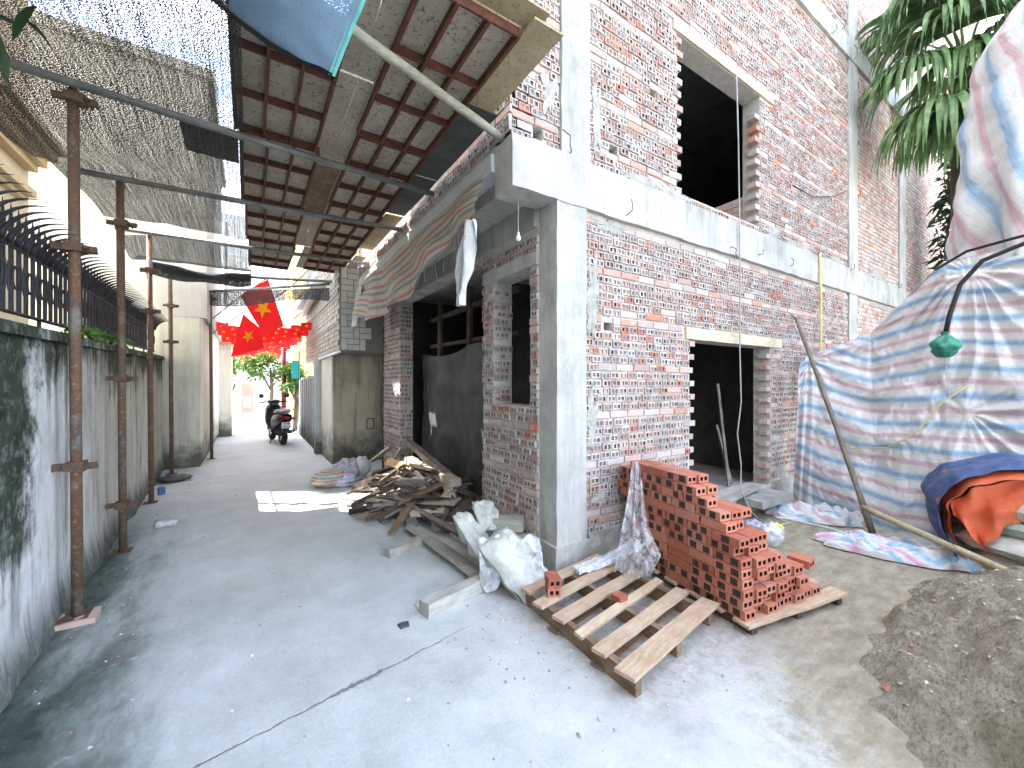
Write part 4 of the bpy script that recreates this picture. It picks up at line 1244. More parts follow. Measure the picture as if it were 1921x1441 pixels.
# loose blue corner hanging under the near panels
def blue(u, v):
    A, B, C_ = Vector((-2.16, 0.02, 3.42)), Vector((-1.50, -0.52, 3.43)), Vector((-1.625, -0.20, 3.10))
    D = Vector((-2.4, -0.60, 3.44))
    p = (A.lerp(C_, u)) * v + (D.lerp(B, u)) * (1 - v)
    return p + Vector((0, 0, -0.04 * math.sin(math.pi * u) * v + 0.012 * nz(u * 5, v * 5, 0)))
bn = thing('blue_net', 'loose blue net corner with teal hem hanging under the near panels', 'net', (-1.8, -0.2, 3.2))
m = MB(); m.sheet(blue, 24, 24, (0.8, 0.6)); m.build('net_cloth', 'blue_net', bn, smooth=True)
m = MB(); m.sheet(lambda u, v: blue(1.0, u) + Vector((-0.016 + 0.032 * v, 0.004, 0.0)), 20, 2, (1, 1)); m.build('hem', 'net_hem', bn)
m = MB(); m.sheet(lambda u, v: blue(u, 1.0) + Vector((0, -0.02 + 0.04 * v, -0.004)), 20, 2, (1, 1)); m.build('hem', 'dark_hem', bn)

# ------------------------------------------------------------------ tree reaching in at the left edge
tr = thing('garden_tree', 'dark broad-leaved garden tree with drooping leaves beside the near scaffold tube', 'tree', (-4.0, -0.2, 0))
m = MB(); m.tube([(-4.0, -0.2, 0), (-3.95, -0.1, 1.6), (-3.7, 0.1, 2.8), (-3.35, 0.35, 3.3), (-3.1, 0.55, 3.35)], [0.08, 0.07, 0.05, 0.025, 0.01], 8)
m.tube([(-3.7, 0.1, 2.8), (-3.6, -0.5, 3.4), (-3.2, -0.9, 3.6)], [0.04, 0.03, 0.01], 6); m.build('trunk', 'bark', tr, smooth=True)
def long_leaf(mb, p, d, L, W, rnd, bend=0.5):
    d = Vector(d).normalized(); s = d.cross(Vector((rnd.gauss(0, .3), rnd.gauss(0, .3), 1))).normalized()
    pr = []
    q = Vector(p); n0 = len(mb.v)
    N = 6
    for k in range(N + 1):
        w = W * math.sin(math.pi * min(0.98, 0.06 + k / N * 0.94)) ** 0.8
        up = s.cross(d)
        mb.v += [tuple(q - s * w + up * w * 0.25), tuple(q), tuple(q + s * w + up * w * 0.25)]
        d = (d + Vector((0, 0, -bend / N))).normalized(); q = q + d * L / N
    for k in range(N):
        a = n0 + 3 * k
        mb.f += [(a, a + 1, a + 4, a + 3), (a + 1, a + 2, a + 5, a + 4)]; mb.mi += [0, 0]
m = MB()
rl = random.Random(3)
for (cx, cy, cz, n, r) in ((-3.18, 0.62, 3.30, 22, 0.10), (-3.22, 0.50, 3.05, 14, 0.10), (-3.3, 0.1, 3.35, 30, 0.25), (-3.3, -0.8, 3.5, 30, 0.3), (-3.7, -0.3, 3.4, 40, 0.4)):
    for _ in range(n):
        p = (cx + rl.gauss(0, r), cy + rl.gauss(0, r), cz + rl.gauss(0, r * 0.8))
        long_leaf(m, p, (rl.gauss(0.2, 0.6), rl.gauss(0.2, 0.6), rl.uniform(-0.9, 0.2)), rl.uniform(0.13, 0.24), rl.uniform(0.018, 0.032), rl, 0.9)
m.build('crown', 'leaf_dark', tr, smooth=True)

def poly(pts, s):
    """piecewise curve through (s, Vector) knots, smooth"""
    for k in range(len(pts) - 1):
        a, b = pts[k], pts[k + 1]
        if s <= b[0] or k == len(pts) - 2:
            q = max(0.0, min(1.0, (s - a[0]) / (b[0] - a[0])))
            return Vector(a[1]).lerp(Vector(b[1]), q)

# ------------------------------------------------------------------ brick stack on its pallet
A_DIR = math.radians(80)
av = Vector((math.cos(A_DIR), math.sin(A_DIR), 0)); bv = Vector((math.sin(A_DIR), -math.cos(A_DIR), 0))
SP = Vector((0.51, -1.18, 0)); SZ = 0.072
BLn, BW, BH, CH = 0.198, 0.094, 0.056, 0.0605
def stack_brick(variant, rnd):
    """u along length (a), w across (b), z up; long side faces w=0, ends with two holes at u=0"""
    m = MB()
    def jj(p): return tuple(e + rnd.uniform(-0.0012, 0.0012) for e in p)
    us = {0: [0, 0.035, 0.085, 0.115, 0.165, BLn], 1: [0, 0.07, 0.13, BLn], 2: [0, BLn], 3: [0, 0.03, 0.08, BLn], 4: [0, 0.02, 0.075, 0.125, 0.18, BLn]}[variant]
    dark = {0: (1, 3), 1: (1,), 2: (), 3: (1,), 4: (1, 3)}[variant]
    zs = [0, 0.006, BH - 0.006, BH]
    for side in (0, 1):
        w = 0 if side == 0 else BW
        for i in range(len(us) - 1):
            for k in range(3):
                q = [(us[i], w, zs[k]), (us[i + 1], w, zs[k]), (us[i + 1], w, zs[k + 1]), (us[i], w, zs[k + 1])]
                if side: q.reverse()
                m.quad(*q, mi=1 if (i in dark and k == 1) else 0)
    for end in (0, 1):
        u = 0 if end == 0 else BLn
        ws = [0, 0.014, 0.040, 0.054, 0.080, BW]; zz = [0, 0.015, 0.041, BH]
        for i in range(5):
            for k in range(3):
                q = [(u, ws[i + 1], zz[k]), (u, ws[i], zz[k]), (u, ws[i], zz[k + 1]), (u, ws[i + 1], zz[k + 1])]
                if end: q.reverse()
                if k == 1 and i in (1, 3):
                    dd = 0.03 if end == 0 else -0.03
                    r = [(x + dd, y, z) for x, y, z in q]
                    for e in range(4):
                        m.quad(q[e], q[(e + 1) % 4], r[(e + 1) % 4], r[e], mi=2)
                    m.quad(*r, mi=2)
                else: m.quad(*q)
    m.quad((0, 0, BH), (BLn, 0, BH), (BLn, BW, BH), (0, BW, BH))
    m.quad((0, 0, 0), (0, BW, 0), (BLn, BW, 0), (BLn, 0, 0))
    return m.mesh('brick', ['stack_brick', 'brick_burn', 'brick_hole'])
rs = random.Random(21)
SB = [stack_brick(v, rs) for v in (0, 0, 1, 2, 3, 0, 0, 4, 4, 4, 0, 4)]
t0 = [0.0, 0.01, -0.015, 0.02, -0.01, 0.0, 0.05, 0.035, 0.13, 0.17, 0.25, 0.34, 0.42]
nb = [8, 7, 6, 6, 5, 4, 4, 3, 3, 3, 2, 2, 2]
SLAB = 'orange two-hole brick stacked in the stepped heap beside the doorway'
for n in range(13):
    flat = n in (4, 8, 12)
    for j in range(nb[n]):
        exp_top = n == 12 or j >= nb[n + 1] - 0
        i = 0
        u = t0[n] + rs.uniform(-0.018, 0.018) + (0.10 if (j == nb[n] - 1 and rs.random() < 0.6) else 0)
        while u < 0.99:
            show = j == 0 or j == nb[n] - 1 or exp_top or i == 0 or (n < 12 and u < t0[n + 1] + 0.05) or u + BLn > 0.95
            if show:
                c = SP + av * u + bv * (j * 0.0985 + rs.uniform(-0.008, 0.007)) + Vector((0, 0, SZ + n * CH))
                o = inst('brick', SB[3] if (flat and j == 0 and rs.random() < 0.8) else rs.choice(SB), c, (0, 0, A_DIR + rs.uniform(-0.035, 0.035)))
                # mesh y axis must run along +b = right of a: mirror by turning
                o.scale = (1, -1, 1)
                tag(o, SLAB, 'brick', 'bricks of the stepped heap')
            u += BLn + 0.006 + rs.uniform(0, 0.006); i += 1
# broken pieces slid down the low end
for (u, b, z, rz) in ((0.25, 0.86, SZ + 0.001, 0.5), (0.42, 0.84, SZ + 0.001, 1.1), (0.10, 0.80, SZ + 2 * CH, 0.2), (0.5, 0.72, SZ + 3 * CH, 0.3), (0.62, 0.62, SZ + 4.1 * CH, -0.2)):
    o = inst('brick', rs.choice(SB), SP + av * u + bv * b + Vector((0, 0, z)), (rs.uniform(-0.1, 0.1), rs.uniform(-0.05, 0.05), A_DIR + rz)); o.scale = (0.7, -1, 1)
    tag(o, 'broken orange brick slid loose on the low end of the heap', 'brick', 'broken bricks of the heap')

def rot_box(mb, a, b, w, h, z0, roll=0.0):
    """board from a to b (world xy, z of underside)"""
    A, B = Vector(a), Vector(b); d = B - A; L = d.length
    T = Matrix.Translation(A) @ d.to_track_quat('X', 'Z').to_matrix().to_4x4() @ Matrix.Rotation(roll, 4, 'X')
    return T, L
def board(name, a, b, w, h, mat, parent=None, roll=0.0, amp=0.003, seed=0.0, label=None, cat=None, group=None):
    """a plank as its own object: long axis X, origin at its start"""
    A, B = Vector(a), Vector(b); d = B - A
    m = MB(); m.rough(0, d.length, -w / 2, w / 2, -h / 2, h / 2, max(0.05, d.length / 10), amp, 4, seed=seed)
    me = m.mesh(name, mat)
    o = bpy.data.objects.new(name, me); COL.objects.link(o)
    R = d.to_track_quat('X', 'Z').to_matrix().to_4x4() @ Matrix.Rotation(roll, 4, 'X')
    if parent:
        o.parent = parent; A = A - parent_origin(parent)
    o.location = A; o.rotation_euler = R.to_euler()
    if label: tag(o, label, cat, group)
    return o
pal = thing('loaded_pallet', 'low wooden pallet squashed under the orange brick heap', 'pallet', (SP.x, SP.y, 0))
for k in range(6):
    s0 = SP + av * (0.0 + k * 0.19) - bv * 0.02
    board('slat', s0 + Vector((0, 0, 0.062)), s0 + bv * 0.98 + Vector((0, 0, 0.062)), 0.11, 0.018, 'pallet_wood', pal, seed=k)
for k in range(3):
    s0 = SP + bv * (0.05 + 0.42 * k) - av * 0.04
    board('stringer', s0 + Vector((0, 0, 0.026)), s0 + av * 1.10 + Vector((0, 0, 0.026)), 0.05, 0.05, 'dark_wood', pal, seed=k + 9)

# ------------------------------------------------------------------ empty pallet
ep = thing('empty_pallet', 'empty pallet of pale slats dusted with brick red on the concrete', 'pallet', (0.0, -0.7, 0))
slats = [(-0.43, -0.24, 0.40, -0.11, 0.085), (-0.47, -0.425, 0.42, -0.275, 0.085), (-0.46, -0.61, 0.44, -0.455, 0.09), (-0.46, -0.79, 0.46, -0.625, 0.055), (-0.47, -0.955, 0.47, -0.80, 0.085), (-0.485, -1.14, 0.50, -0.98, 0.11)]
for k, (xa, ya, xb, yb, wd) in enumerate(slats):
    board('slat', (xa, ya, 0.108 + 0.002 * (k % 2)), (xb, yb, 0.106), wd, 0.019, 'pallet_wood', ep, seed=k * 2.3, roll=0.0 if k != 3 else 0.25)
for k, (xa, ya, xb, yb) in enumerate(((-0.42, -1.17, -0.38, -0.19), (0.0, -1.10, 0.02, -0.13), (0.42, -1.03, 0.36, -0.08))):
    board('stringer', (xa, ya, 0.048), (xb, yb, 0.048), 0.04, 0.094, 'brown_wood', ep, seed=k + 30)
for k, (xa, ya, xb, yb) in enumerate(((-0.45, -0.55, 0.42, -0.42), (-0.45, -0.92, 0.45, -0.75))):
    board('lower_slat', (xa, ya, 0.0085), (xb, yb, 0.0085), 0.08, 0.014, 'brown_wood', ep, seed=k + 40)
for k in range(2):
    o = inst('brick', SB[2 + k], (-0.365 + 0.006 * k, -0.40, 0.119 + 0.0575 * k), (0, 0, math.radians(62) + 0.06 * k)); o.scale = (0.62, -0.9, 1)
    tag(o, ('half brick lying on an empty pallet slat' if k == 0 else 'half brick set on top of another on the empty pallet'), 'brick')
m = MB(); m.rough(-0.03, 0.05, -0.70, -0.63, 0.112, 0.150, 0.03, 0.008, 9)
tag(m.build('brick_chip', 'stack_brick', origin=(0, -0.66, 0.11)), 'brick chip leaning on a middle slat of the empty pallet', 'brick')

# plastic wrap torn from the heap
WL = [(0.0, (0.570, -0.285, 0.875)), (0.3, (0.480, -0.325, 0.64)), (0.65, (0.350, -0.370, 0.387)), (1.0, (0.245, -0.396, 0.125))]
WR = [(0.0, (0.600, -0.335, 0.895)), (0.3, (0.545, -0.420, 0.649)), (0.55, (0.475, -0.515, 0.45)), (0.8, (0.420, -0.670, 0.303)), (1.0, (0.350, -0.637, 0.15))]
def wrap(u, v):
    p = poly(WL, v).lerp(poly(WR, v), u)
    f = 0.030 * math.sin(u * 15 + v * 3 + 2 * nz(u * 2, v * 2, 7)) * (0.25 + v) + 0.035 * nz(u * 3, v * 5, 1) + 0.012 * nz(u * 9, v * 14, 2)
    return p + Vector((-0.75, -0.6, 0)) * f + Vector((0, 0, 0.015 * nz(u * 6, v * 5, 5)))
pw = thing('plastic_wrap', 'torn clear plastic wrap hanging down the end of the brick heap', 'plastic wrap', SP + av * 0.95)
m = MB(); m.sheet(wrap, 40, 50, (1, 1)); m.build('hanging_film', 'clear_film', pw, smooth=True)
def tail(u, v):
    a, b = Vector((0.62, -0.30, 0.14)), Vector((0.02, -0.24, 0.135))
    p = a.lerp(b, u); w = 0.16 * (1 - 0.7 * u) + 0.02
    return p + Vector((0.0, (v - 0.5) * w, 0.03 * abs(nz(u * 7, v * 6, 2)) + 0.10 * (1 - u) ** 3 + 0.02 * math.sin(v * 17 + u * 5)))
m = MB(); m.sheet(tail, 40, 16, (1, 1)); m.build('trailing_film', 'milky_film', pw, smooth=True)

# ------------------------------------------------------------------ sand heap and small grit
def sand_h(x, y):
    e = ((x - 1.72) / 2.0) ** 2 + ((y + 2.95) / 1.38) ** 2
    e *= 1 + 0.30 * nz(x, y, 11, s=1.8) + 0.25 * nz(x, y, 12, s=5)
    h = 0.58 * max(0.0, 1 - e) ** 1.15
    e2 = ((x - 1.0) / 0.85) ** 2 + ((y + 2.25) / 0.62) ** 2
    e2 *= 1 + 0.4 * nz(x, y, 13, s=4)
    h = max(h, 0.24 * max(0, 1 - e2) ** 1.3)
    if h > 0:
        k = min(1, h / 0.08)
        h += k * (0.045 * nz(x, y, 1, s=4.5) + 0.030 * nz(x, y, 2, s=11) + 0.018 * nz(x, y, 4, s=24) + 0.012 * nz(x, y, 6, s=48))
        for (px_, py_) in ((0.85, -2.0), (1.12, -2.22)):
            d = math.hypot((x - px_) / 0.10, (y - py_) / 0.07)
            if d < 1.6: h -= 0.035 * math.exp(-d * d)
    return h
m = MB(); n = 280
xs = lin(-0.35, 3.6, n); ys = lin(-4.5, -1.2, n)
for y in ys:
    for x in xs: m.v.append((x, y, sand_h(x, y) - 0.012))
for j in range(n):
    for i in range(n):
        m.f.append((j * (n + 1) + i, j * (n + 1) + i + 1, (j + 1) * (n + 1) + i + 1, (j + 1) * (n + 1) + i)); m.mi.append(0)
tag(m.build('sand_heap', 'sand', smooth=True, origin=(1.8, -2.4, 0)), 'lumpy heap of grey building sand in front of the orange tarp', 'sand')
rg = random.Random(8)
m = MB()
def pebble(mb, x, y, z, r):
    n0 = len(mb.v); pm = rg.choice((0, 0, 0, 0, 1, 1, 2))
    for k in range(6):
        d = [(1, 0, 0), (-1, 0, 0), (0, 1, 0), (0, -1, 0), (0, 0, .7), (0, 0, -.5)][k]
        q = r * rg.uniform(0.6, 1.3)
        mb.v.append((x + d[0] * q, y + d[1] * q, z + d[2] * q))
    for f in ((0, 2, 4), (2, 1, 4), (1, 3, 4), (3, 0, 4), (2, 0, 5), (1, 2, 5), (3, 1, 5), (0, 3, 5)):
        mb.f.append(tuple(n0 + e for e in f)); mb.mi.append(pm)
for _ in range(900):
    z_ = rg.random()
    if z_ < 0.35: x, y = rg.gauss(-0.35, 0.35), rg.gauss(-0.55, 0.4)
    elif z_ < 0.6: x, y = rg.uniform(0.5, 3.2), rg.uniform(-2.0, -0.1)
    elif z_ < 0.8: x, y = wall_x(0) + 0.08 + abs(rg.gauss(0, 0.25)), rg.uniform(-1.5, 6.0)
    elif z_ < 0.9: x, y = rg.uniform(-2.7, 0), rg.uniform(-2, 5)
    else: x, y = rg.gauss(-0.4, 0.4), rg.uniform(0, 3.5)
    if y > -0.05 and x > -0.05: continue
    pebble(m, x, y, max(gz(x, y), sand_h(x, y) - 0.012) + 0.002, abs(rg.gauss(0.004, 0.004)) + 0.002)
for _ in range(500):
    x, y = rg.uniform(0.5, 2.8), rg.uniform(-3.2, -1.4)
    h = sand_h(x, y)
    if h > 0.01: pebble(m, x, y, h - 0.010, abs(rg.gauss(0.006, 0.006)) + 0.003)
tag(m.build('grit', ['plaster_rough', 'litter', 'stack_brick']), 'scattered grit and mortar crumbs over the ground', 'grit', kind='stuff')
# mortar clods and scraps one can pick out
for (x, y, r, mt, lab, cat, nm) in ((-1.18, 0.0, 0.030, 'dark_sheet', 'dark flattened clod on the open concrete beside the hairline joint', 'clod', 'clod'), (-0.74, 0.28, 0.028, 'litter', 'white paper scrap by the short square timber', 'litter', 'paper_scrap'),
                               (-1.02, 0.17, 0.022, 'litter', 'small white crumb near the end of the short timber', 'litter', 'mortar_crumb'), (-2.72, 3.15, 0.09, 'litter', 'pale mortar splash spilled at the foot of the stained wall', 'mortar', 'mortar_splash')):
    m = MB(); m.rough(x - r, x + r, y - r * 0.8, y + r * 0.8, 0.0, r * 0.45, r * 0.5, r * 0.28, 20); tag(m.build(nm, mt, origin=(x, y, 0), smooth=True), lab, cat)

# ------------------------------------------------------------------ scrap timber heap
rt = random.Random(33)
TG = 'planks of the scrap timber heap'
def heap_h(x, y):
    e = ((x + 0.14) / 0.66) ** 2 + ((y - 2.55) / 1.32) ** 2
    return 0.50 * max(0, 1 - e) ** 0.8
labels = {'old_wood': 'weathered grey plank tangled in the scrap timber heap', 'dark_wood': 'dark wet plank tangled in the scrap timber heap', 'brown_wood': 'brown splintered plank tangled in the scrap timber heap', 'pale_wood': 'pale newer plank tangled in the scrap timber heap'}
for k in range(135):
    for _ in range(20):
        x, y = rt.uniform(-0.78, 0.30), rt.uniform(1.25, 3.85)
        if heap_h(x, y) > 0.03: break
    L = rt.uniform(0.2, 0.8); an = rt.gauss(math.radians(-35), 1.0)
    h = heap_h(x, y) * rt.uniform(0.35, 1.0)
    d = Vector((math.cos(an), math.sin(an), 0)) * L / 2
    a, b = Vector((x, y, 0)) - d, Vector((x, y, 0)) + d
    for q in (a, b):
        if q.x > 0.05 and (q.y < 1.25 or q.y > 3.7): q.x = 0.0
        if q.x > -0.06 and q.y < 1.2: q.x = -0.12
        q.z = 0.02 + max(0.0, 0.85 * heap_h(q.x, q.y)) * rt.uniform(0.1, 1.3) * 0.6 + h * 0.45
    mt = rt.choice(['old_wood', 'old_wood', 'old_wood', 'dark_wood', 'dark_wood', 'brown_wood', 'pale_wood' if k % 3 == 0 else 'old_wood'])
    board('scrap_plank', a, b, rt.choice((0.035, 0.05, 0.07, 0.10, 0.12)), rt.choice((0.015, 0.02, 0.025, 0.04)), mt, None, rt.gauss(0, 0.5), 0.005, k * 1.7, labels[mt], 'plank', TG)
def KP(a, b, w, h, mt, lab, roll=0.0): board('timber', a, b, w, h, mt, None, roll, 0.005, a[0] * 9 + a[1], lab, 'timber')
KP((-0.05, 3.25, 0.66), (0.02, 1.75, 0.36), 0.09, 0.07, 'old_wood', 'long squared timber sloping down the back of the scrap heap')
KP((-0.15, 2.95, 0.46), (-0.02, 1.72, 0.38), 0.13, 0.09, 'pale_wood', 'thick pale beam end jutting over the scrap heap')
KP((-0.98, 2.75, 0.13), (-0.08, 1.55, 0.22), 0.17, 0.025, 'pale_wood', 'wide pale board lying flat across the scrap heap front', 0.12)
KP((-1.0, 2.62, 0.06), (-0.30, 1.45, 0.14), 0.04, 0.03, 'old_wood', 'thin batten under the wide pale board')
KP((-0.62, 2.30, 0.22), (-0.28, 0.80, 0.07), 0.05, 0.035, 'old_wood', 'long narrow batten sliding out of the scrap heap towards the sacks', 0.4)
KP((-0.60, 1.52, 0.06), (-0.52, 0.24, 0.05), 0.14, 0.035, 'grey_timber', 'grey cement-caked plank pointing at the fallen sack', -0.25)
KP((-0.98, 1.06, 0.036), (-0.50, 1.22, 0.036), 0.075, 0.07, 'grey_timber', 'short grey square timber lying on the alley before the heap')
KP((-1.04, 0.03, 0.046), (-0.44, 0.17, 0.046), 0.10, 0.09, 'grey_timber', 'short pale square timber lying beside the fallen sack')
KP((-0.02, 2.25, 0.42), (-0.10, 1.72, 0.30), 0.09, 0.025, 'pale_wood', 'clean pale offcut leaning on the heap near the brick pier', 0.5)
KP((-1.0, 2.16, 0.05), (-0.70, 2.10, 0.06), 0.06, 0.05, 'brown_wood', 'brown block end sticking out of the heap into the sun patch')
KP((-0.45, 3.75, 0.35), (-0.30, 3.25, 0.62), 0.09, 0.03, 'old_wood', 'grey board propped up at the top of the heap')
KP((-0.18, 3.60, 0.35), (-0.05, 3.25, 0.72), 0.07, 0.03, 'old_wood', 'upright grey offcut at the top of the heap', 0.7)
KP((-0.40, 1.75, 0.10), (-0.30, 1.50, 0.03), 0.12, 0.012, 'grey_timber', 'thin grey tile-like offcut at the front of the heap', 0.2)
KP((-0.55, 1.70, 0.13), (-0.25, 1.52, 0.15), 0.09, 0.055, 'pale_wood', 'stubby pale block resting on the front of the heap')
KP((-0.30, 0.62, 0.30), (-0.03, 0.36, 0.32), 0.16, 0.10, 'grey_timber', 'grey timber block on top of the sacks by the pier')
KP((-0.26, 0.40, 0.20), (-0.03, 0.22, 0.21), 0.13, 0.09, 'grey_timber', 'lower grey timber block beside the column foot')

# ------------------------------------------------------------------ sacks and plastic by the column
def pillow(mb, T, L, W, H, seed=0, sag=0.0, n=22):
    base = len(mb.v)
    rows = []
    for s in (1, -1):
        for j in range(n + 1):
            for i in range(n + 1):
                u, v = 2 * i / n - 1, 2 * j / n - 1
                e = (max(0, 1 - abs(u) ** 3.2) * max(0, 1 - abs(v) ** 3.2)) ** 0.55
                z = s * H / 2 * e
                p = Vector((u * L / 2 * (1 - 0.05 * v * v), v * W / 2 * (1 - 0.06 * u * u), z))
                p += Vector((0.02 * nz(u * 2, v * 2, seed), 0.02 * nz(u * 2, v * 2, seed + 9), (0.05 * nz(u * 2.2, v * 2.2, seed + s) + 0.008 * nz(u * 5, v * 5, seed + 3)) * min(1, e * 1.5 + .2) - sag * u * u))
                mb.v.append(tuple(T @ p))
    N = (n + 1) ** 2
    for s in (0, 1):
        for j in range(n):
            for i in range(n):
                q = (j * (n + 1) + i, j * (n + 1) + i + 1, (j + 1) * (n + 1) + i + 1, (j + 1) * (n + 1) + i)
                q = tuple(base + s * N + e for e in (q if s == 0 else reversed(q)))
                mb.f.append(q); mb.mi.append(0)
    return mb
def sack(loc, rot, L, W, H, mt, lab, seed, group=None):
    m = MB(); T = Matrix.Identity(4); pillow(m, T, L, W, H, seed)
    o = bpy.data.objects.new('sack', m.mesh('sack', mt, True)); COL.objects.link(o)
    o.location = loc; o.rotation_euler = rot
    return tag(o, lab, 'sack', group)
R_ = math.radians
sack((-0.33, 0.02, 0.17), (R_(40), R_(-8), R_(20)), 0.36, 0.56, 0.17, 'dusty_sack', 'dusty white cement sack slumped against the column foot', 1)
sack((-0.43, 0.44, 0.24), (R_(48), R_(12), R_(38)), 0.34, 0.52, 0.12, 'dusty_sack', 'flat dusty sack leaning on planks behind the slumped sack', 2)
sack((-0.28, 0.55, 0.38), (R_(45), R_(10), R_(10)), 0.24, 0.28, 0.09, 'dusty_sack', 'small folded white bag topping the sacks by the pier', 3)
def pfilm(u, v):
    a, b = Vector((-0.52, 0.30, 0.36)), Vector((-0.10, 0.10, 0.34))
    p = a.lerp(b, u)
    dz = -0.36 * v * (0.55 + 0.45 * math.sin(u * 6 + 0.6) ** 2)
    out = 0.11 + 0.13 * v + 0.05 * nz(u * 5, v * 4, 3)
    return p + Vector((-0.35 * out, -0.95 * out, dz + 0.03 * nz(u * 6, v * 6, 1) + 0.02 * math.sin(u * 25 + v * 4)))
m = MB(); m.sheet(pfilm, 44, 30, (1, 1)); tag(m.build('plastic_sheet', 'milky_film', smooth=True, origin=(-0.3, 0.1, 0.1)), 'crumpled clear plastic sheet thrown over the sacks by the column', 'plastic sheet')
# striped cloth bundle at the far end of the heap
cb = thing('cloth_bundle', 'bundle of striped and printed cloth dumped at the end of the timber heap', 'bundle', (-0.85, 4.05, 0))
def lump(c, r, seed, n=26):
    m = MB()
    def fn(u, v):
        a, b = 2 * math.pi * u, math.pi * (v - 0.5)
        d = Vector((math.cos(a) * math.cos(b), math.sin(a) * math.cos(b), math.sin(b)))
        k = 1 + 0.30 * nz(*(d * 2.2), s=1) + 0.16 * abs(nz(d.x * 5 + seed, d.y * 5, d.z * 5)) 
        return Vector(c) + Vector((d.x * r[0] * k, d.y * r[1] * k, max(-c[2] + 0.002, d.z * r[2] * k)))
    m.sheet(fn, n, n, (1.2, 0.7)); return m
lump((-0.98, 4.0, 0.11), (0.24, 0.2, 0.13), 1).build('striped_cloth', 'old_striped_tarp', cb, smooth=True)
lump((-0.72, 4.15, 0.17), (0.2, 0.2, 0.17), 2).build('printed_cloth', 'cloth_print', cb, smooth=True)
lump((-0.50, 4.2, 0.18), (0.14, 0.15, 0.16), 3).build('grey_cloth', 'sack', cb, smooth=True)
lump((-0.78, 3.86, 0.07), (0.16, 0.09, 0.10), 4).build('striped_cloth', 'bright_tarp', cb, smooth=True)
# rubbish at the foot of the far wall
o = lump((-2.95, 5.6, 0.05), (0.2, 0.14, 0.05), 6).build('rubbish_bag', 'black_sheet', None, True, (-2.95, 5.6, 0)); tag(o, 'flattened black rubbish bag at the foot of the house corner', 'bag')
m = MB(); m.lathe([(0.001, 0.0), (0.04, 0.0), (0.042, 0.10), (0.035, 0.105), (0.001, 0.105)], 14, T=Matrix.Translation((-2.98, 4.72, 0.0)))
tag(m.build('tin_can', 'blue_tarp', smooth=False, origin=(-2.98, 4.72, 0)), 'small dark blue tin standing by the wall foot', 'can')

# ------------------------------------------------------------------ striped tarpaulin shelter (right)
TOPC = [(0.0, (3.96, -0.10, 1.72)), (0.05, (4.10, -0.14, 1.86)), (0.28, (4.22, -0.74, 2.10)), (0.55, (3.92, -1.40, 2.74)), (1.0, (3.66, -2.60, 2.72))]
BOTC = [(0.0, (3.80, -0.10, 0.02)), (0.05, (3.66, -0.28, 0.02)), (0.28, (3.42, -0.98, 0.02)), (0.55, (3.20, -1.60, 0.02)), (1.0, (3.10, -2.70, 0.02))]
KNOT = (0.60, 0.55)
def tri(x): return abs(2 * (x - math.floor(x)) - 1)
def radiate(u, v, k, n, amp, fall, seed, side=0.0):
    ku, kv = (u - k[0]) * 2.7, (v - k[1]) * 2.0
    r = math.hypot(ku, kv); an = math.atan2(kv, ku)
    w = 1.0 if side == 0 else max(0.15, math.cos(an) if side > 0 else -math.cos(an))
    return (tri(an * n / math.tau + 0.5 * nz(r * 2.2, an * 1.5, seed) + seed * 0.37) - 0.5) * min(1, r * 3.5) * amp * math.exp(-r * fall) * w
def curtain(u, v):
    """u along the shelter, v from top to ground"""
    p = poly(TOPC, u).lerp(poly(BOTC, u), v)
    nrm = Vector((-0.88, -0.47, 0))
    bel = 0.08 * math.sin(math.pi * v) * (0.4 + u)
    ku, kv = (u - KNOT[0]) * 2.7, (v - KNOT[1]) * 2.0
    pull = math.exp(-(ku * ku + kv * kv) * 3.0)
    f = radiate(u, v, KNOT, 15, 0.13, 0.75, 1, +1) + radiate(u, v, KNOT, 11, 0.06, 1.1, 2, -1)
    f += radiate(u, v, (0.62, 0.06), 19, 0.10, 1.0, 3) + radiate(u, v, (0.28, 0.02), 13, 0.05, 1.5, 4) + radiate(u, v, (0.06, 0.03), 17, 0.07, 1.2, 5)
    sg = 0.05 * (tri(v * 3.4 + 2.6 * (u - 0.32) ** 2 * 3 + 0.5 * nz(u * 3, v * 2, 4)) - 0.5) * max(0, 1 - abs(u - 0.30) * 3.2)
    left = 0.07 * (tri(u * 26 + 0.4 * v) - 0.5) * max(0, 1 - u / 0.10) * (0.4 + v)
    wr = 0.045 * nz(u * 8, v * 6, 2) + 0.028 * abs(nz(u * 15 + v * 5, v * 9 - u * 4, 3)) + 0.016 * abs(nz(u * 34 - v * 9, v * 22 + u * 6, 5))
    q = p + nrm * (bel - 0.14 * pull + f + sg + left + wr)
    q.z = max(0.015 + 0.03 * abs(nz(u * 30, 0, 1)), q.z)
    return q
ts = thing('tarp_shelter', 'large shelter wrapped in blue pink and white striped tarpaulin against the brick facade', 'tarpaulin', (3.6, -1.2, 0))
m = MB(); m.sheet(curtain, 260, 150, (2.8, 2.3), uvfn=lambda u, v: (u * 2.9, (1 - v) * (1.75 + 1.1 * min(1, u / 0.55)) + 0.10 * u + 0.05 * nz(u * 5, v * 4, 9) + 0.10 * math.sin(math.pi * min(1, u / 0.6)) * v))
m.build('front_sheet', 'striped_tarp', ts, smooth=True)
def roofs(u, v):
    a = poly(TOPC, u); b = Vector((5.2 + 0.5 * u, a.y - 0.1, a.z + 0.05 - 0.6 * v))
    p = a.lerp(b, v); p.z -= 0.05 * math.sin(math.pi * v) + 0.02 * nz(u * 8, v * 6, 8); return p
m = MB(); m.sheet(roofs, 40, 16, (2.8, 1.3)); m.build('roof_sheet', 'striped_tarp', ts, smooth=True)
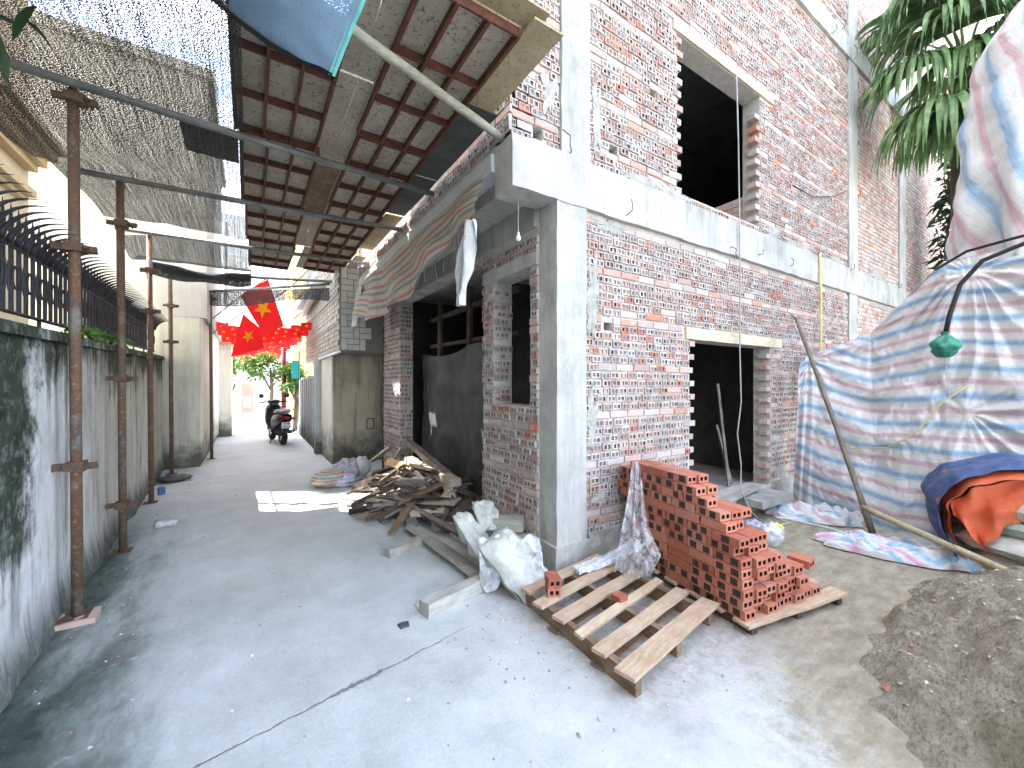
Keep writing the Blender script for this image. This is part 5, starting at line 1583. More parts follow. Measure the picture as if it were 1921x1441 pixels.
# the tall wrapped mast above the shelter
def mast(u, v):
    """u around (front half), v from bottom tie to top"""
    z = 2.55 + 2.95 * v
    rx = poly([(0, (0.73, 0, 0)), (0.10, (0.74, 0, 0)), (0.32, (0.80, 0, 0)), (0.56, (0.77, 0, 0)), (0.80, (0.68, 0, 0)), (0.92, (0.50, 0, 0)), (1.0, (0.28, 0, 0))], v).x * 0.95
    an = math.pi * (-0.10 + 1.55 * u)
    fold = 1 + 0.06 * math.sin(u * 44 + v * 3 + 3 * nz(u * 4, v * 2, 1)) * (0.30 + (1 - v) ** 3 * 2.2) + 0.08 * nz(u * 5, v * 3, 3) + 0.10 * abs(nz(u * 7 + v * 5, v * 4 - u * 2, 6)) + 0.05 * abs(nz(u * 16 - v * 6, v * 9, 8)) + 0.10 * (tri(u * 9 + 0.3 * v + 0.3 * nz(u * 3, v * 3, 2)) - 0.5) * (1 - v) ** 2
    c = Vector((4.58 + 0.12 * v, -2.12 - 0.12 * v, 0))
    d = Vector((-math.cos(an) * 0.2 - 0.0, 0, 0))
    p = c + Vector((-math.sin(an) * rx * fold, math.cos(an) * rx * fold, z))
    return p
m = MB(); m.sheet(mast, 150, 120, (2.0, 3.0), uvfn=lambda u, v: (u * 2.0 + v, 2.3 * u + 0.7 * v + 0.05 * nz(u * 6, v * 5, 4)))
m.build('mast_sheet', 'striped_tarp', ts, smooth=True)
m = MB(); m.tube([(4.6, -2.1, 0), (4.6, -2.1, 5.3)], 0.04, 8); m.build('mast_post', 'rusty_pipe', ts)
for (x, y, h) in ((4.02, -0.22, 1.80), (4.15, -0.8, 2.05), (3.95, -1.5, 2.6)):
    m = MB(); m.tube([(x + 0.12, y + 0.03, 0), (x + 0.06, y, h)], 0.025, 8); m.build('support_pole', 'bamboo', ts)
m = MB(); m.tube([(3.86, -1.36, 2.66), (3.55, -1.62, 2.72), (3.42, -2.0, 2.74), (3.5, -2.7, 2.70)], 0.013, 6); m.build('tie_rope', 'cable_black', ts, smooth=True)

# hose and green bag hung on it
hs = thing('black_hose', 'black hose drooping over the tarpaulin with a bag tied to its end', 'hose', (3.35, -1.7, 2.0))
m = MB()
m.tube([(3.34, -2.35, 2.68), (3.33, -2.0, 2.66), (3.30, -1.75, 2.56), (3.30, -1.62, 2.38), (3.28, -1.56, 2.12), (3.27, -1.535, 1.95)], 0.018, 8); m.build('hose', 'cable_black', hs, smooth=True)
gb = MB()
def bagf(u, v):
    a = 2 * math.pi * u; r = 0.012 + 0.075 * (math.sin(math.pi * min(0.97, max(0, v - 0.12) * 1.08)) ** 0.6 if v > 0.12 else 0.25 * (0.12 - v) / 0.12)
    r *= 1 + 0.45 * nz(math.cos(a) * 2, math.sin(a) * 2, v * 4) + 0.2 * math.sin(a * 5 + v * 6) * 0.5
    return Vector((3.27 + r * math.cos(a), -1.53 + r * math.sin(a), 1.97 - 0.23 * v))
gb.sheet(bagf, 24, 16, (1, 1)); tag(gb.build('green_bag', 'green_bag', smooth=True, origin=(3.27, -1.53, 1.85)), 'knotted dark green plastic bag hanging on the hose end', 'bag')
m = MB(); m.tube([(3.27, -1.53, 1.74), (3.24, -1.56, 1.5), (3.235, -1.57, 1.36)], 0.004, 5); m.build('string', 'cable_grey', hs)
# rope looped across the front sheet
m = MB(); m.tube([curtain(0.13, 0.55) + Vector((-0.03, -0.02, 0)), curtain(0.22, 0.62) + Vector((-0.04, -0.02, 0)), curtain(0.33, 0.63) + Vector((-0.04, -0.02, 0)), curtain(0.44, 0.59) + Vector((-0.04, -0.02, 0)), curtain(0.53, 0.52) + Vector((-0.04, -0.02, 0)), curtain(0.60, 0.46) + Vector((-0.05, -0.02, 0))], 0.006, 6)
tag(m.build('rope', 'yellow_pipe', smooth=True, origin=curtain(0.33, 0.6)), 'thin yellowish rope slung in a loop across the striped tarpaulin', 'rope')
# stick propped against the shelter
pts, rr = [], []
for k in range(12):
    a = k / 11
    p = Vector((3.205, -1.05, 0.0)).lerp(Vector((3.50, -0.24, 2.27)), a) + Vector((0.05 * math.sin(a * 5), 0.05 * math.sin(a * 4), 0)) + Vector((-0.12 * math.sin(math.pi * a), -0.10 * math.sin(math.pi * a), 0))
    pts.append(p); rr.append(0.030 - 0.012 * a + 0.003 * math.sin(k * 2.1))
m = MB(); m.tube(pts, rr, 9); m.tube([pts[-1], pts[-1] + Vector((-0.05, 0.03, 0.05))], [0.014, 0.006], 6)
tag(m.build('stick', 'stick_bark', smooth=True, origin=(3.2, -1.05, 0)), 'crooked bark-covered stick propped against the striped tarpaulin', 'stick')
# bamboo pole in front of the orange tarp
m = MB(); A, B = Vector((3.02, -1.02, 0.30)), Vector((2.42, -2.25, 0.12)); pts = [A.lerp(B, k / 8) for k in range(9)]
m.tube(pts, [0.026 + (0.003 if k % 2 else 0) for k in range(9)], 12)
tag(m.build('bamboo_pole', 'bamboo', smooth=True, origin=A), 'straight pale bamboo pole lying before the orange tarpaulin', 'pole')

def crumple(name, mat, cx, cy, lx, ly, rz, h, seed, lab, nx_=130, ny_=80):
    c_, s_ = math.cos(rz), math.sin(rz)
    def fn(u, v):
        a, b = (u - 0.5) * 2, (v - 0.5) * 2
        wob = 1 + 0.20 * nz(a * 2, b * 2, seed)
        x, y = a * lx * wob * (1 - 0.22 * b * b), b * ly * wob * (1 - 0.35 * a * a)
        e = max(0, 1 - max(abs(a), abs(b)) ** 4)
        f1 = 0.5 + 0.7 * nz(a * 1.7 + b * 0.6, b * 3.6, seed + 1)
        f2 = abs(nz(a * 3.2 + b * 2.5, b * 6.0 - a * 1.2, seed + 2)) * 1.6
        f3 = nz(a * 10 - b * 4, b * 10 + a * 3, seed + 4)
        z = e ** 0.5 * h * max(0.04, 0.10 + 0.62 * f1 + 0.42 * f2 + 0.10 * f3)
        return Vector((cx + c_ * x - s_ * y, cy + s_ * x + c_ * y, 0.012 + z))
    m = MB(); m.sheet(fn, nx_, ny_, (lx * 2, ly * 2), uvfn=lambda u, v: (u * lx * 2 + 0.1 * nz(u * 5, v * 5, 1), v * ly * 2.6 + u * 0.5 + 0.12 * nz(u * 4, v * 4, seed)))
    return tag(m.build(name, mat, smooth=True, origin=(cx, cy, 0)), lab, 'tarpaulin')
crumple('crumpled_tarp', 'striped_tarp', 3.30, -0.52, 0.50, 0.22, R_(-62), 0.17, 3, 'crumpled end of striped tarpaulin heaped at the shelter foot beside the stick')
crumple('crumpled_tarp', 'bright_tarp', 2.78, -1.36, 0.58, 0.21, R_(-67), 0.15, 6, 'bright pink and blue striped tarpaulin flap crumpled on the sandy ground', 150, 90)

# ------------------------------------------------------------------ cement sacks under the orange tarpaulin
for k, (x, y, z, rz, mt, lab) in enumerate(((2.98, -2.12, 0.09, 70, 'sack', 'bottom cement sack of the pile under the orange tarpaulin'), (2.94, -2.06, 0.25, 62, 'sack', 'bulging white sack second from the bottom of the covered pile'),
                                            (3.00, -2.10, 0.41, 72, 'sack_green', 'pale green sack in the middle of the covered pile'), (3.00, -2.08, 0.55, 66, 'sack', 'white sack near the top of the covered pile'), (3.02, -2.12, 0.68, 70, 'sack_green', 'topmost pale green sack of the covered pile'))):
    sack((x, y, z), (0, 0, R_(rz)), 0.78, 0.46, 0.19, mt, lab, 40 + k)
ot = thing('orange_tarp', 'orange and blue tarpaulin draped over the pile of sacks', 'tarpaulin', (2.95, -2.0, 0))
def drape(off, front, seed):
    def fn(u, v):
        # u across: ground left, up, over the top, right; v from front edge back
        prof = [(0.0, (2.74, -1.74, 0.12)), (0.10, (2.86, -1.64, 0.30)), (0.22, (2.84, -1.62, 0.52)), (0.36, (2.84, -1.74, 0.74)), (0.50, (2.88, -2.02, 0.86)), (0.75, (2.84, -2.42, 0.90)), (1.0, (2.80, -2.9, 0.88))]
        p = poly(prof, u)
        q = poly(prof, min(1, u + 0.02)); r_ = poly(prof, max(0, u - 0.02))
        p = (p * 2 + q + r_) / 4
        cen = Vector((2.95, -2.35, 0.35))
        out = (p - cen); out.x = 0; out.normalize()
        p = p + out * off + Vector((0.70 * v + front, 0.28 * v, 0))
        w = 0.030 * nz(u * 7, v * 3, seed) + 0.016 * nz(u * 19, v * 9, seed + 1) + 0.02 * math.sin(v * 14 + u * 9)
        return p + out * w + Vector((0.02 * nz(u * 9, v * 4, seed + 2), 0, 0))
    return fn
m = MB(); m.sheet(drape(0.035, -0.02, 1), 70, 24, (1, 1)); m.build('blue_outer', 'blue_tarp', ot, smooth=True)
m = MB(); m.sheet(drape(-0.035, -0.10, 5), 70, 24, (1, 1)); m.build('orange_inner', 'orange_tarp', ot, smooth=True)
def hang(u, v):
    fn = drape(-0.05, -0.11, 5); a = fn(0.18 + 0.80 * u, 0.0)
    d = 0.21 + 0.07 * math.sin(u * 6 + 1) + 0.05 * nz(u * 7, 0, 2)
    return a + Vector((0.05 + 0.03 * math.sin(v * 9 + u * 21), -0.05 * v * (1 - u) * 4, -d * v + 0.02 * nz(u * 9, v * 5, 3)))
m = MB(); m.sheet(hang, 70, 20, (1, 1)); m.build('orange_fold', 'orange_tarp', ot, smooth=True)
def hem(u, v):
    fn = drape(-0.02, -0.115, 5); a = fn(0.02 + 0.30 * u, 0.0); b = fn(0.02 + 0.30 * u, 0.11)
    return a.lerp(b, v) + Vector((-0.012, 0, 0.012))
m = MB(); m.sheet(lambda u, v: hem(u * 0.45, v) , 20, 4, (1, 1)); m.build('blue_hem', 'blue_tarp', ot, smooth=True)

# ------------------------------------------------------------------ fan palm behind the shelter
PX, PY, PZ = 7.55, -1.0, 6.45
pt = thing('fan_palm', 'green fan palm with drooping fingered fronds behind the wrapped mast', 'palm tree', (PX, PY, 0))
m = MB(); m.tube([(PX, PY, 0), (PX + 0.02, PY, 3), (PX, PY, PZ)], [0.22, 0.18, 0.16], 12); m.build('trunk', 'palm_trunk', pt, smooth=True)
rp = random.Random(17)
def frond(hub, fwd, R, droop, mat='leaf_palm', sp=2.7, nseg=58):
    hub = Vector(hub) + Vector((-0.52, 0.03, -0.42)); base = Vector((PX, PY, PZ - 0.1)); fwd = Vector(fwd).normalized()
    mid = base.lerp(hub, 0.5) + Vector((0, 0, 0.22 + 0.1 * (hub - base).length))
    pts = [base * (1 - q) ** 2 + mid * 2 * q * (1 - q) + hub * q * q for q in (0, .2, .4, .6, .8, 1)]
    side = fwd.cross(Vector((0, 0, 1))).normalized(); up = side.cross(fwd)
    fr_ = MB()
    for k in range(nseg):
        an = -sp / 2 + sp * k / (nseg - 1) + rp.uniform(-.02, .02)
        q = hub.copy(); dirv = (fwd * math.cos(an) + side * math.sin(an) + up * 0.12 * math.cos(an)).normalized()
        L = R * (0.74 + 0.26 * math.cos(an * 0.8)) * rp.uniform(0.82, 1.1)
        W = L * sp / nseg * 0.62
        n0 = len(fr_.v); N = 10
        dk = droop * rp.uniform(0.8, 1.25)
        for s in range(N + 1):
            a = s / N
            w = W * min(1, a * 2.6 + 0.05) * (1 - max(0, (a - 0.4) / 0.6)) ** 0.8 + 0.0015
            sd = dirv.cross(up).normalized()
            fold = up * (w * 0.55 * (1 if k % 2 else -1))
            fr_.v += [tuple(q - sd * w + fold), tuple(q + sd * w - fold)]
            bend = dk * (0.07 + 0.68 * max(0, a - 0.18))
            dirv = (dirv + Vector((rp.uniform(-.04, .04), rp.uniform(-.04, .04), -bend))).normalized()
            q = q + dirv * L / N
        for s in range(N):
            a = n0 + 2 * s
            fr_.f.append((a, a + 1, a + 3, a + 2)); fr_.mi.append(0)
    o = fr_.build('frond', mat, pt, smooth=False)
    st = MB(); st.tube(pts, [0.024, 0.022, 0.02, 0.017, 0.014, 0.011], 6); st.build('stalk', 'leaf_palm', pt, smooth=True)
for (hub, fwd, R, dr) in (((7.30, -0.95, 6.10), (-0.95, 0.05, -0.05), 1.45, 1.5), ((7.15, -1.05, 7.05), (-0.95, -0.1, 0.25), 1.35, 1.2), ((7.55, -1.25, 7.30), (-0.7, -0.5, 0.35), 1.4, 1.1),
                          ((7.35, -0.75, 7.55), (-0.8, 0.35, 0.35), 1.3, 1.1), ((7.45, -1.15, 6.75), (-0.9, -0.3, 0.0), 1.4, 1.4), ((7.15, -0.72, 6.75), (-0.9, 0.3, 0.05), 1.3, 1.4), ((7.7, -1.5, 7.0), (-0.5, -0.8, 0.2), 1.4, 1.2),
                          ((7.75, -1.0, 7.75), (-0.6, -0.1, 0.7), 1.35, 1.0), ((8.1, -1.6, 7.4), (0.0, -0.9, 0.4), 1.4, 1.1), ((8.6, -1.3, 7.3), (0.8, -0.4, 0.4), 1.3, 1.1), ((8.6, -0.7, 7.2), (0.8, 0.4, 0.3), 1.1, 1.1),
                          ((7.85, -1.2, 6.3), (-0.8, -0.3, -0.3), 1.3, 1.4), ((8.0, -0.55, 7.6), (0.0, 0.5, 0.6), 0.7, 1.2), ((7.0, -0.95, 7.5), (-0.95, 0.0, 0.3), 1.2, 1.2), ((7.6, -1.4, 6.55), (-0.7, -0.6, -0.1), 1.3, 1.3), ((7.87, -0.95, 6.30), (-0.9, 0.05, -0.15), 1.45, 1.7), ((7.55, -1.1, 5.95), (-0.85, -0.2, -0.3), 1.25, 1.7)):
    frond(hub, fwd, R, dr)
bs = thing('dark_shrub', 'dark leafy shrub growing in the gap beside the facade end', 'shrub', (9.6, -0.7, 0))
m = MB(); leaf_cluster(m, (9.7, -0.85, 4.0), (0.9, 0.6, 3.6), 3800, 0.24, rp, 0.5, 0.3); m.build('leaves', 'leaf_dark', bs)
m = MB(); m.tube([(9.6, -0.75, 0), (9.65, -0.8, 5.6)], [0.06, 0.03], 7); m.build('stem', 'bark', bs)

# ------------------------------------------------------------------ striped cloth hanging from the edge beam
def hcloth(u, v):
    y = 0.25 + 4.15 * u
    top = 3.13; bot = 2.60 + 0.14 * math.cos(u * 5.5) - 0.14 * u + 0.03 * nz(u * 8, 0, 2)
    z = top + (bot - top) * v
    fold = 0.05 * math.sin(u * 26 + 1.2 * v + 1.5 * nz(u * 4, v * 2, 1)) * v ** 0.7 + 0.04 * nz(u * 7, v * 4, 3)
    return Vector((-0.455 - 0.10 * v - fold, y + 0.05 * math.sin(u * 19) * v, z + 0.03 * math.sin(u * 14) * v))
hc = thing('hanging_cloth', 'dirty red green and cream striped cloth hanging under the edge beam', 'cloth', (-0.5, 2.3, 3.1))
m = MB(); m.sheet(hcloth, 150, 30, (4.1, 0.6), uvfn=lambda u, v: (u * 4.1, v * 0.55 + 0.05 * math.sin(u * 8))); m.build('cloth', 'old_striped_tarp', hc, smooth=True)
def htail(u, v):
    z = 2.76 - 0.64 * v; w = 0.13 * (0.35 + 0.65 * math.sin(math.pi * min(0.96, 0.10 + v * 0.9))) * (1 + 0.35 * nz(v * 6, 0, 3)) * (1 if v < 0.82 else 0.35 + 0.8 * abs(v - 0.90) * 8)
    c = Vector((-0.56 - 0.02 * v, 0.33 + 0.10 * v, z))
    return c + Vector((0.04 * math.sin(u * 9 + v * 4), (u - 0.5) * w * 1.5 + 0.02 * nz(u * 3, v * 5, 1), 0.02 * nz(u * 4, v * 4, 2)))
m = MB(); m.sheet(htail, 16, 30, (0.3, 0.7), uvfn=lambda u, v: (v * 0.7, u * 0.26)); m.build('torn_tail', 'pale_rag', hc, smooth=True)
def hfar(u, v):
    z = 3.05 - 0.62 * v; return Vector((-0.50 - 0.06 * v + 0.02 * math.sin(u * 12), 4.15 + 0.30 * u + 0.10 * v, z))
m = MB(); m.sheet(hfar, 14, 14, (0.3, 0.6)); m.build('pale_end', 'sack', hc, smooth=True)
for k in range(16):
    u = 0.03 + 0.9 * k / 16 + rp.uniform(-.02, .02)
    a = hcloth(min(1, u), 1.0); m = MB(); m.tube([a, a + Vector((0.004, 0.01, -0.06)), a + Vector((rp.uniform(-.02, .02), rp.uniform(-.02, .02), -rp.uniform(0.1, 0.22)))], 0.0018, 4); m.build('loose_thread', 'cable_grey', hc)

# bulb on a wire under the corner beam, cables
lb = thing('hanging_bulb', 'bare bulb on a thin wire under the corner beam', 'bulb', (-0.26, 0.12, 2.93))
m = MB(); m.tube([(-0.26, 0.10, 2.93), (-0.262, 0.10, 2.74), (-0.26, 0.10, 2.66)], 0.003, 5); m.build('wire', 'cable_grey', lb)
m = MB(); m.lathe([(0.001, 0.0), (0.016, 0.006), (0.022, 0.022), (0.015, 0.042), (0.009, 0.055), (0.009, 0.07), (0.001, 0.07)], 12, T=Matrix.Translation((-0.26, 0.10, 2.59))); m.build('bulb', 'bulb_glass', lb, smooth=True)
pts = [(2.60, -0.03, 4.98), (2.60, -0.05, 4.2), (2.61, -0.06, 3.2), (2.60, -0.07, 2.6), (2.61, -0.06, 1.9), (2.62, -0.07, 1.3), (2.56, -0.06, 0.95), (2.60, -0.08, 0.6), (2.55, -0.10, 0.35), (2.60, -0.18, 0.12), (2.66, -0.25, 0.02)]
m = MB(); m.tube(pts, 0.008, 6); tag(m.build('hanging_cable', 'cable_grey', smooth=True, origin=pts[-1]), 'thin grey cable hanging from the upper window past the doorway', 'cable')
m = MB(); m.tube([(4.745, -0.055, 3.34), (4.75, -0.06, 2.7), (4.74, -0.06, 2.02), (4.735, -0.06, 1.6)], 0.016, 8); tag(m.build('yellow_conduit', 'yellow_pipe', smooth=True, origin=(4.74, -0.05, 1.6)), 'thin yellow conduit running down the brick wall beside the shelter', 'pipe')
m = MB(); m.tube([(4.0, -0.02, 4.1), (4.6, -0.03, 4.1), (5.3, -0.03, 4.28), (5.8, -0.03, 4.5)], 0.007, 5); tag(m.build('wall_cable', 'cable_black', smooth=True, origin=(4.6, -0.03, 4.1)), 'dark cable curving over the upper brick wall', 'cable')
pts = [(2.66, -0.25, 0.03), (2.55, -0.42, 0.03), (2.75, -0.50, 0.05), (2.85, -0.30, 0.04), (2.95, -0.42, 0.03), (3.0, -0.72, 0.025), (2.95, -0.9, 0.03), (3.1, -0.95, 0.04)]
m = MB()
for k in range(len(pts) - 1): pass
m.tube(pts, 0.009, 6); tag(m.build('ground_cable', 'litter', smooth=True, origin=pts[0]), 'white cable snaking over the ground before the doorway', 'cable')
# things at the doorway
m = MB(); m.rough(2.62, 3.30, -0.30, 0.02, 0.16, 0.235, 0.06, 0.012, 5); tag(m.build('concrete_slab', 'concrete_grey', origin=(2.95, -0.15, 0.16)), 'broken concrete slab resting on the doorstep', 'slab')
board('plank', (2.25, -0.10, 0.26), (3.05, -0.02, 0.285), 0.10, 0.03, 'grey_timber', None, 0, 0.004, 2, 'grey plank laid over the doorstep below the cable', 'plank')
board('leaning_pole', (3.05, 0.30, 0.19), (3.22, 0.55, 1.5), 0.03, 0.03, 'old_wood', None, 0, 0.003, 5, 'thin wooden pole leaning inside the dark doorway', 'pole')
board('leaning_pole', (3.16, 0.32, 0.19), (3.28, 0.6, 0.95), 0.03, 0.03, 'old_wood', None, 0, 0.003, 6, 'short wooden pole leaning low inside the dark doorway', 'pole')
o = lump((2.10, -0.62, 0.10), (0.10, 0.09, 0.10), 12).build('plastic_bag', 'milky_film', None, True, (2.1, -0.62, 0)); tag(o, 'crumpled clear plastic bag behind the brick heap', 'bag')
o = lump((2.45, -0.50, 0.05), (0.09, 0.06, 0.05), 13).build('yellow_packet', 'yellow_bag', None, True, (2.45, -0.5, 0)); tag(o, 'bright yellow plastic packet on the ground by the white cable', 'packet')
o = lump((2.30, -0.36, 0.06), (0.10, 0.08, 0.06), 14).build('rag', 'cloth_print', None, True, (2.3, -0.36, 0)); tag(o, 'mottled rag dropped in front of the doorstep', 'rag')
# black sheet and frame inside the wide opening
def bsheet(u, v):
    y = 1.18 + 2.6 * u; return Vector((0.34 + 0.06 * math.sin(u * 15 + 2 * nz(u * 3, v * 2, 1)) * (0.4 + v) + 0.03 * nz(u * 8, v * 6, 2), y, 1.95 - 1.80 * v + 0.05 * math.sin(u * 7) * (1 - v)))
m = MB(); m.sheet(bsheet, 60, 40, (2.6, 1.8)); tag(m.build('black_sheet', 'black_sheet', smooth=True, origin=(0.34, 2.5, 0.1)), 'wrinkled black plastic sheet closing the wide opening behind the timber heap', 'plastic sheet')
wf = thing('timber_rack', 'rough timber rack standing in the dark opening above the black sheet', 'rack', (0.5, 2.5, 0.1))
for (a, b, w_, h_) in (((0.44, 1.5, 0.19), (0.46, 1.5, 2.78), 0.07, 0.05), ((0.44, 2.35, 0.19), (0.46, 2.3, 2.78), 0.07, 0.05), ((0.44, 3.3, 0.19), (0.46, 3.3, 2.78), 0.07, 0.05)):
    board('upright', a, b, w_, h_, 'dark_wood', wf)
board('crossbar', (0.50, 1.2, 2.06), (0.50, 3.75, 2.10), 0.07, 0.05, 'dark_wood', wf)
board('crossbar', (0.50, 1.2, 2.55), (0.50, 3.75, 2.52), 0.07, 0.05, 'dark_wood', wf)

# ------------------------------------------------------------------ neighbour on the right, past the building
nb_ = thing('tiled_house', 'neighbouring house with tile-clad overhanging upper floor above a stained wall', 'house', (0.6, 7.0, 0))
m = MB(); m.box(-0.66, 1.5, 5.73, 7.0, 0, 2.06); m.build('stained_wall', 'stained_wall', nb_)
m = MB(); m.box(-0.69, -0.662, 5.71, 6.98, 0, 2.055); m.build('wall_edge', 'pale_wall', nb_)
m = MB(); m.box(-0.70, 1.5, 4.78, 9.6, 2.062, 7.5); m.build('upper_floor', 'tile_joint', nb_)
m = MB(); m.box(-0.74, -0.702, 4.76, 9.62, 2.02, 2.06); m.build('lower_edge', 'white_wall', nb_)
# basket-weave tiles on the end wall
def put_tile(x0, x1, z0, z1, mt):
    m = MB(); m.box(x0 + 0.006, x1 - 0.006, 4.764, 4.779, z0 + 0.006, z1 - 0.006, j=0.0015); m.build('tile', mt, nb_)
z = 2.07; r = 0
while z < 4.3:
    mt = 'tile_grey' if z < 2.75 else 'tile_cream'
    if r % 2 == 0:
        put_tile(-0.695, -0.595, z, z + 0.2, mt); put_tile(-0.595, -0.395, z, z + 0.1, mt); put_tile(-0.595, -0.395, z + 0.1, z + 0.2, mt); put_tile(-0.395, -0.295, z, z + 0.2, mt)
    else:
        put_tile(-0.695, -0.495, z, z + 0.1, mt); put_tile(-0.695, -0.495, z + 0.1, z + 0.2, mt); put_tile(-0.495, -0.395, z, z + 0.2, mt); put_tile(-0.395, -0.195, z, z + 0.1, mt); put_tile(-0.395, -0.195, z + 0.1, z + 0.2, mt)
    z += 0.2; r += 1
# small tiles on the alley side, in courses: the nearest singly, the rest joined
tl = MB(); cnt = 0
rr_ = random.Random(4)
z = 2.08; r = 0
small = MB(); small.box(-0.014, 0.0, 0, 0.20, 0, 0.075); small_me = small.mesh('tile', 'tile_small')
while z < 4.6:
    y = 4.80 + (0.1 if r % 2 else 0)
    while y < 9.4:
        if y < 6.6 and z < 3.5: inst('tile', small_me, (-0.702 - rr_.uniform(0, 0.006), y, z), parent=nb_)
        else: tl.box(-0.716 - rr_.uniform(0, 0.006), -0.7, y, y + 0.2, z, z + 0.075)
        y += 0.212
    z += 0.087; r += 1
tag(tl.build('tile', 'tile_small', nb_), 'small wall tiles farther along the alley side', kind='stuff')
for zz in (2.55, 3.0):
    m = MB(); m.tube([(-0.76, 4.75, zz), (-0.76, 9.5, zz + 0.03)], 0.012, 6); m.build('cable', 'litter', nb_)
m = MB(); m.rough(-0.95, -0.72, 6.2, 9.6, 3.45, 3.55, 0.3, 0.004, 3); m.build('awning', 'white_wall', nb_)
m = MB(); m.tube([(-0.80, 9.3, 3.3), (-0.85, 7.2, 3.36), (-0.90, 6.2, 3.62)], 0.06, 10); m.build('gutter', 'white_wall', nb_, True)
for k in range(2):
    m = MB(); m.box(-0.668, -0.664, 5.722, 5.726, 0.4, 0.5)
m = MB()
for (a, b) in (((-0.05, 0.62), (0.08, 0.62)), ((0.08, 0.62), (0.08, 0.82)), ((0.08, 0.82), (-0.05, 0.82)), ((-0.05, 0.82), (-0.05, 0.62))):
    x0, x1 = min(a[0], b[0]) - 0.008, max(a[0], b[0]) + 0.008; z0, z1 = min(a[1], b[1]) - 0.008, max(a[1], b[1]) + 0.008
    m.box(x0, x1, 5.723, 5.731, z0, z1)
m.build('painted_mark', 'dark_red_paint', nb_)

gt = thing('steel_gate', 'blue-grey corrugated steel gate with square pillar beside the parked scooter', 'gate', (-0.72, 8.6, 0))
m = MB(); m.rough(-0.80, -0.52, 7.02, 7.32, 0, 2.05, 0.15, 0.004, 3); m.build('pillar', 'blue_grey_paint', gt)
for k in range(14):
    y = 7.34 + k * 0.22
    m = MB(); m.box(-0.765 - (0.02 if k % 2 else 0), -0.74, y, y + 0.215, 0.06, 1.62); m.build('panel', 'gate_steel', gt)
m = MB(); m.box(-0.74, -0.70, 7.34, 10.42, 1.60, 1.68); m.build('top_rail', 'gate_steel', gt)

# ------------------------------------------------------------------ far end of the alley
ew = thing('white_wall_house', 'blown-out white house closing the end of the alley', 'house', (-3, 31, 0))
m = MB(); m.box(-9, 6, 29.5, 36, 0, 12.5); m.build('wall', 'white_wall', ew)
for zf in (3.4, 6.6, 9.8):
    m = MB(); m.box(-9, 6, 29.3, 29.498, zf, zf + 0.18); m.build('ledge', 'white_wall', ew)
for (x, z) in ((-5.0, 4.4), (-2.8, 4.4), (-0.6, 4.4), (1.4, 4.4), (-5.0, 7.6), (-2.8, 7.6), (-0.6, 7.6), (1.4, 7.6)):
    wd = MB(); wd.box(x - 0.55, x + 0.55, 29.40, 29.47, z, z + 1.5); w_ = wd.build('window', 'tile_grey', ew)
    wd = MB(); wd.box(x - 0.48, x + 0.48, 29.38, 29.398, z + 0.07, z + 1.43); wd.build('pane', 'pale_wall', w_)
m = MB(); m.box(-4.2, -3.5, 29.0, 29.29, 5.1, 5.7); m.build('air_conditioner', 'white_wall', ew)
yh = thing('yellow_house', 'ochre yellow house showing above the tiled overhang', 'house', (2.5, 18, 0))
m = MB(); m.box(-0.55, 5, 15.5, 21, 0, 9.5); m.build('wall', 'yellow_wall', yh)
m = MB(); m.box(-0.62, -0.55, 15.4, 21, 6.0, 6.15); m.build('ledge', 'cream_trim', yh)
m = MB(); m.box(-0.565, -0.552, 16.4, 17.5, 3.6, 5.0); m.build('window', 'glass_dark', yh)
lw = thing('low_wall', 'low white wall along the sunny left side of the alley', 'wall', (-3.0, 20, 0))
m = MB(); m.box(-4.2, -2.9, 14.5, 27.5, 0, 2.2); m.build('wall_body', 'white_wall', lw)
m = MB(); m.box(-4.25, -2.85, 14.45, 27.55, 2.202, 2.3); m.build('coping', 'white_wall', lw)
rfar = random.Random(77)
def tree(x, y, h, r, lab, mt='leaf_green', n=900, size=0.16):
    t_ = thing('tree', lab, 'tree', (x, y, 0))
    m = MB(); m.tube([(x, y, 0), (x + 0.05, y, h * 0.5), (x, y + 0.05, h * 0.8)], [0.08, 0.06, 0.03], 7)
    for k in range(5):
        a = k * 1.3; m.tube([(x, y, h * 0.5), (x + math.cos(a) * r * 0.6, y + math.sin(a) * r * 0.6, h * 0.8)], [0.035, 0.012], 5)
    m.build('trunk', 'bark', t_, smooth=True)
    m = MB()
    for k in range(9):
        c = (x + rfar.gauss(0, r * 0.5), y + rfar.gauss(0, r * 0.5), h * rfar.uniform(0.62, 1.0)); leaf_cluster(m, c, (r * 0.5, r * 0.5, r * 0.4), n // 9, size, rfar)
    m.build('crown', mt, t_)
tree(-2.75, 15.2, 2.6, 0.55, 'small green tree growing beside the sunny low white wall')
tree(-1.35, 14.2, 2.6, 0.75, 'bushy green tree spreading behind the parked scooter', n=1500)
tree(-0.75, 12.2, 2.0, 0.45, 'slim leafy tree by the far end of the steel gate', n=900)
dp = MB(); dp.tube([(-1.05, 12.4, 0), (-1.05, 12.4, 2.95)], 0.075, 10); tag(dp.build('red_post', 'dark_red_paint', smooth=True, origin=(-1.05, 12.4, 0)), 'dark red post standing behind the scooter', 'post')
sg = thing('teal_sign', 'small teal hanging sign on a pole above the steel gate', 'sign', (-0.82, 11.2, 0))
m = MB(); m.tube([(-0.72, 11.2, 0), (-0.72, 11.2, 2.5)], 0.02, 6); m.build('pole', 'galvanised_pipe', sg)
m = MB(); m.box(-0.92, -0.74, 11.18, 11.22, 1.66, 2.2); m.build('board', 'teal_sign', sg)
ps = thing('pink_sign', 'pink and white notice stand leaning in the sun near the alley end', 'sign', (-2.05, 18.5, 0))
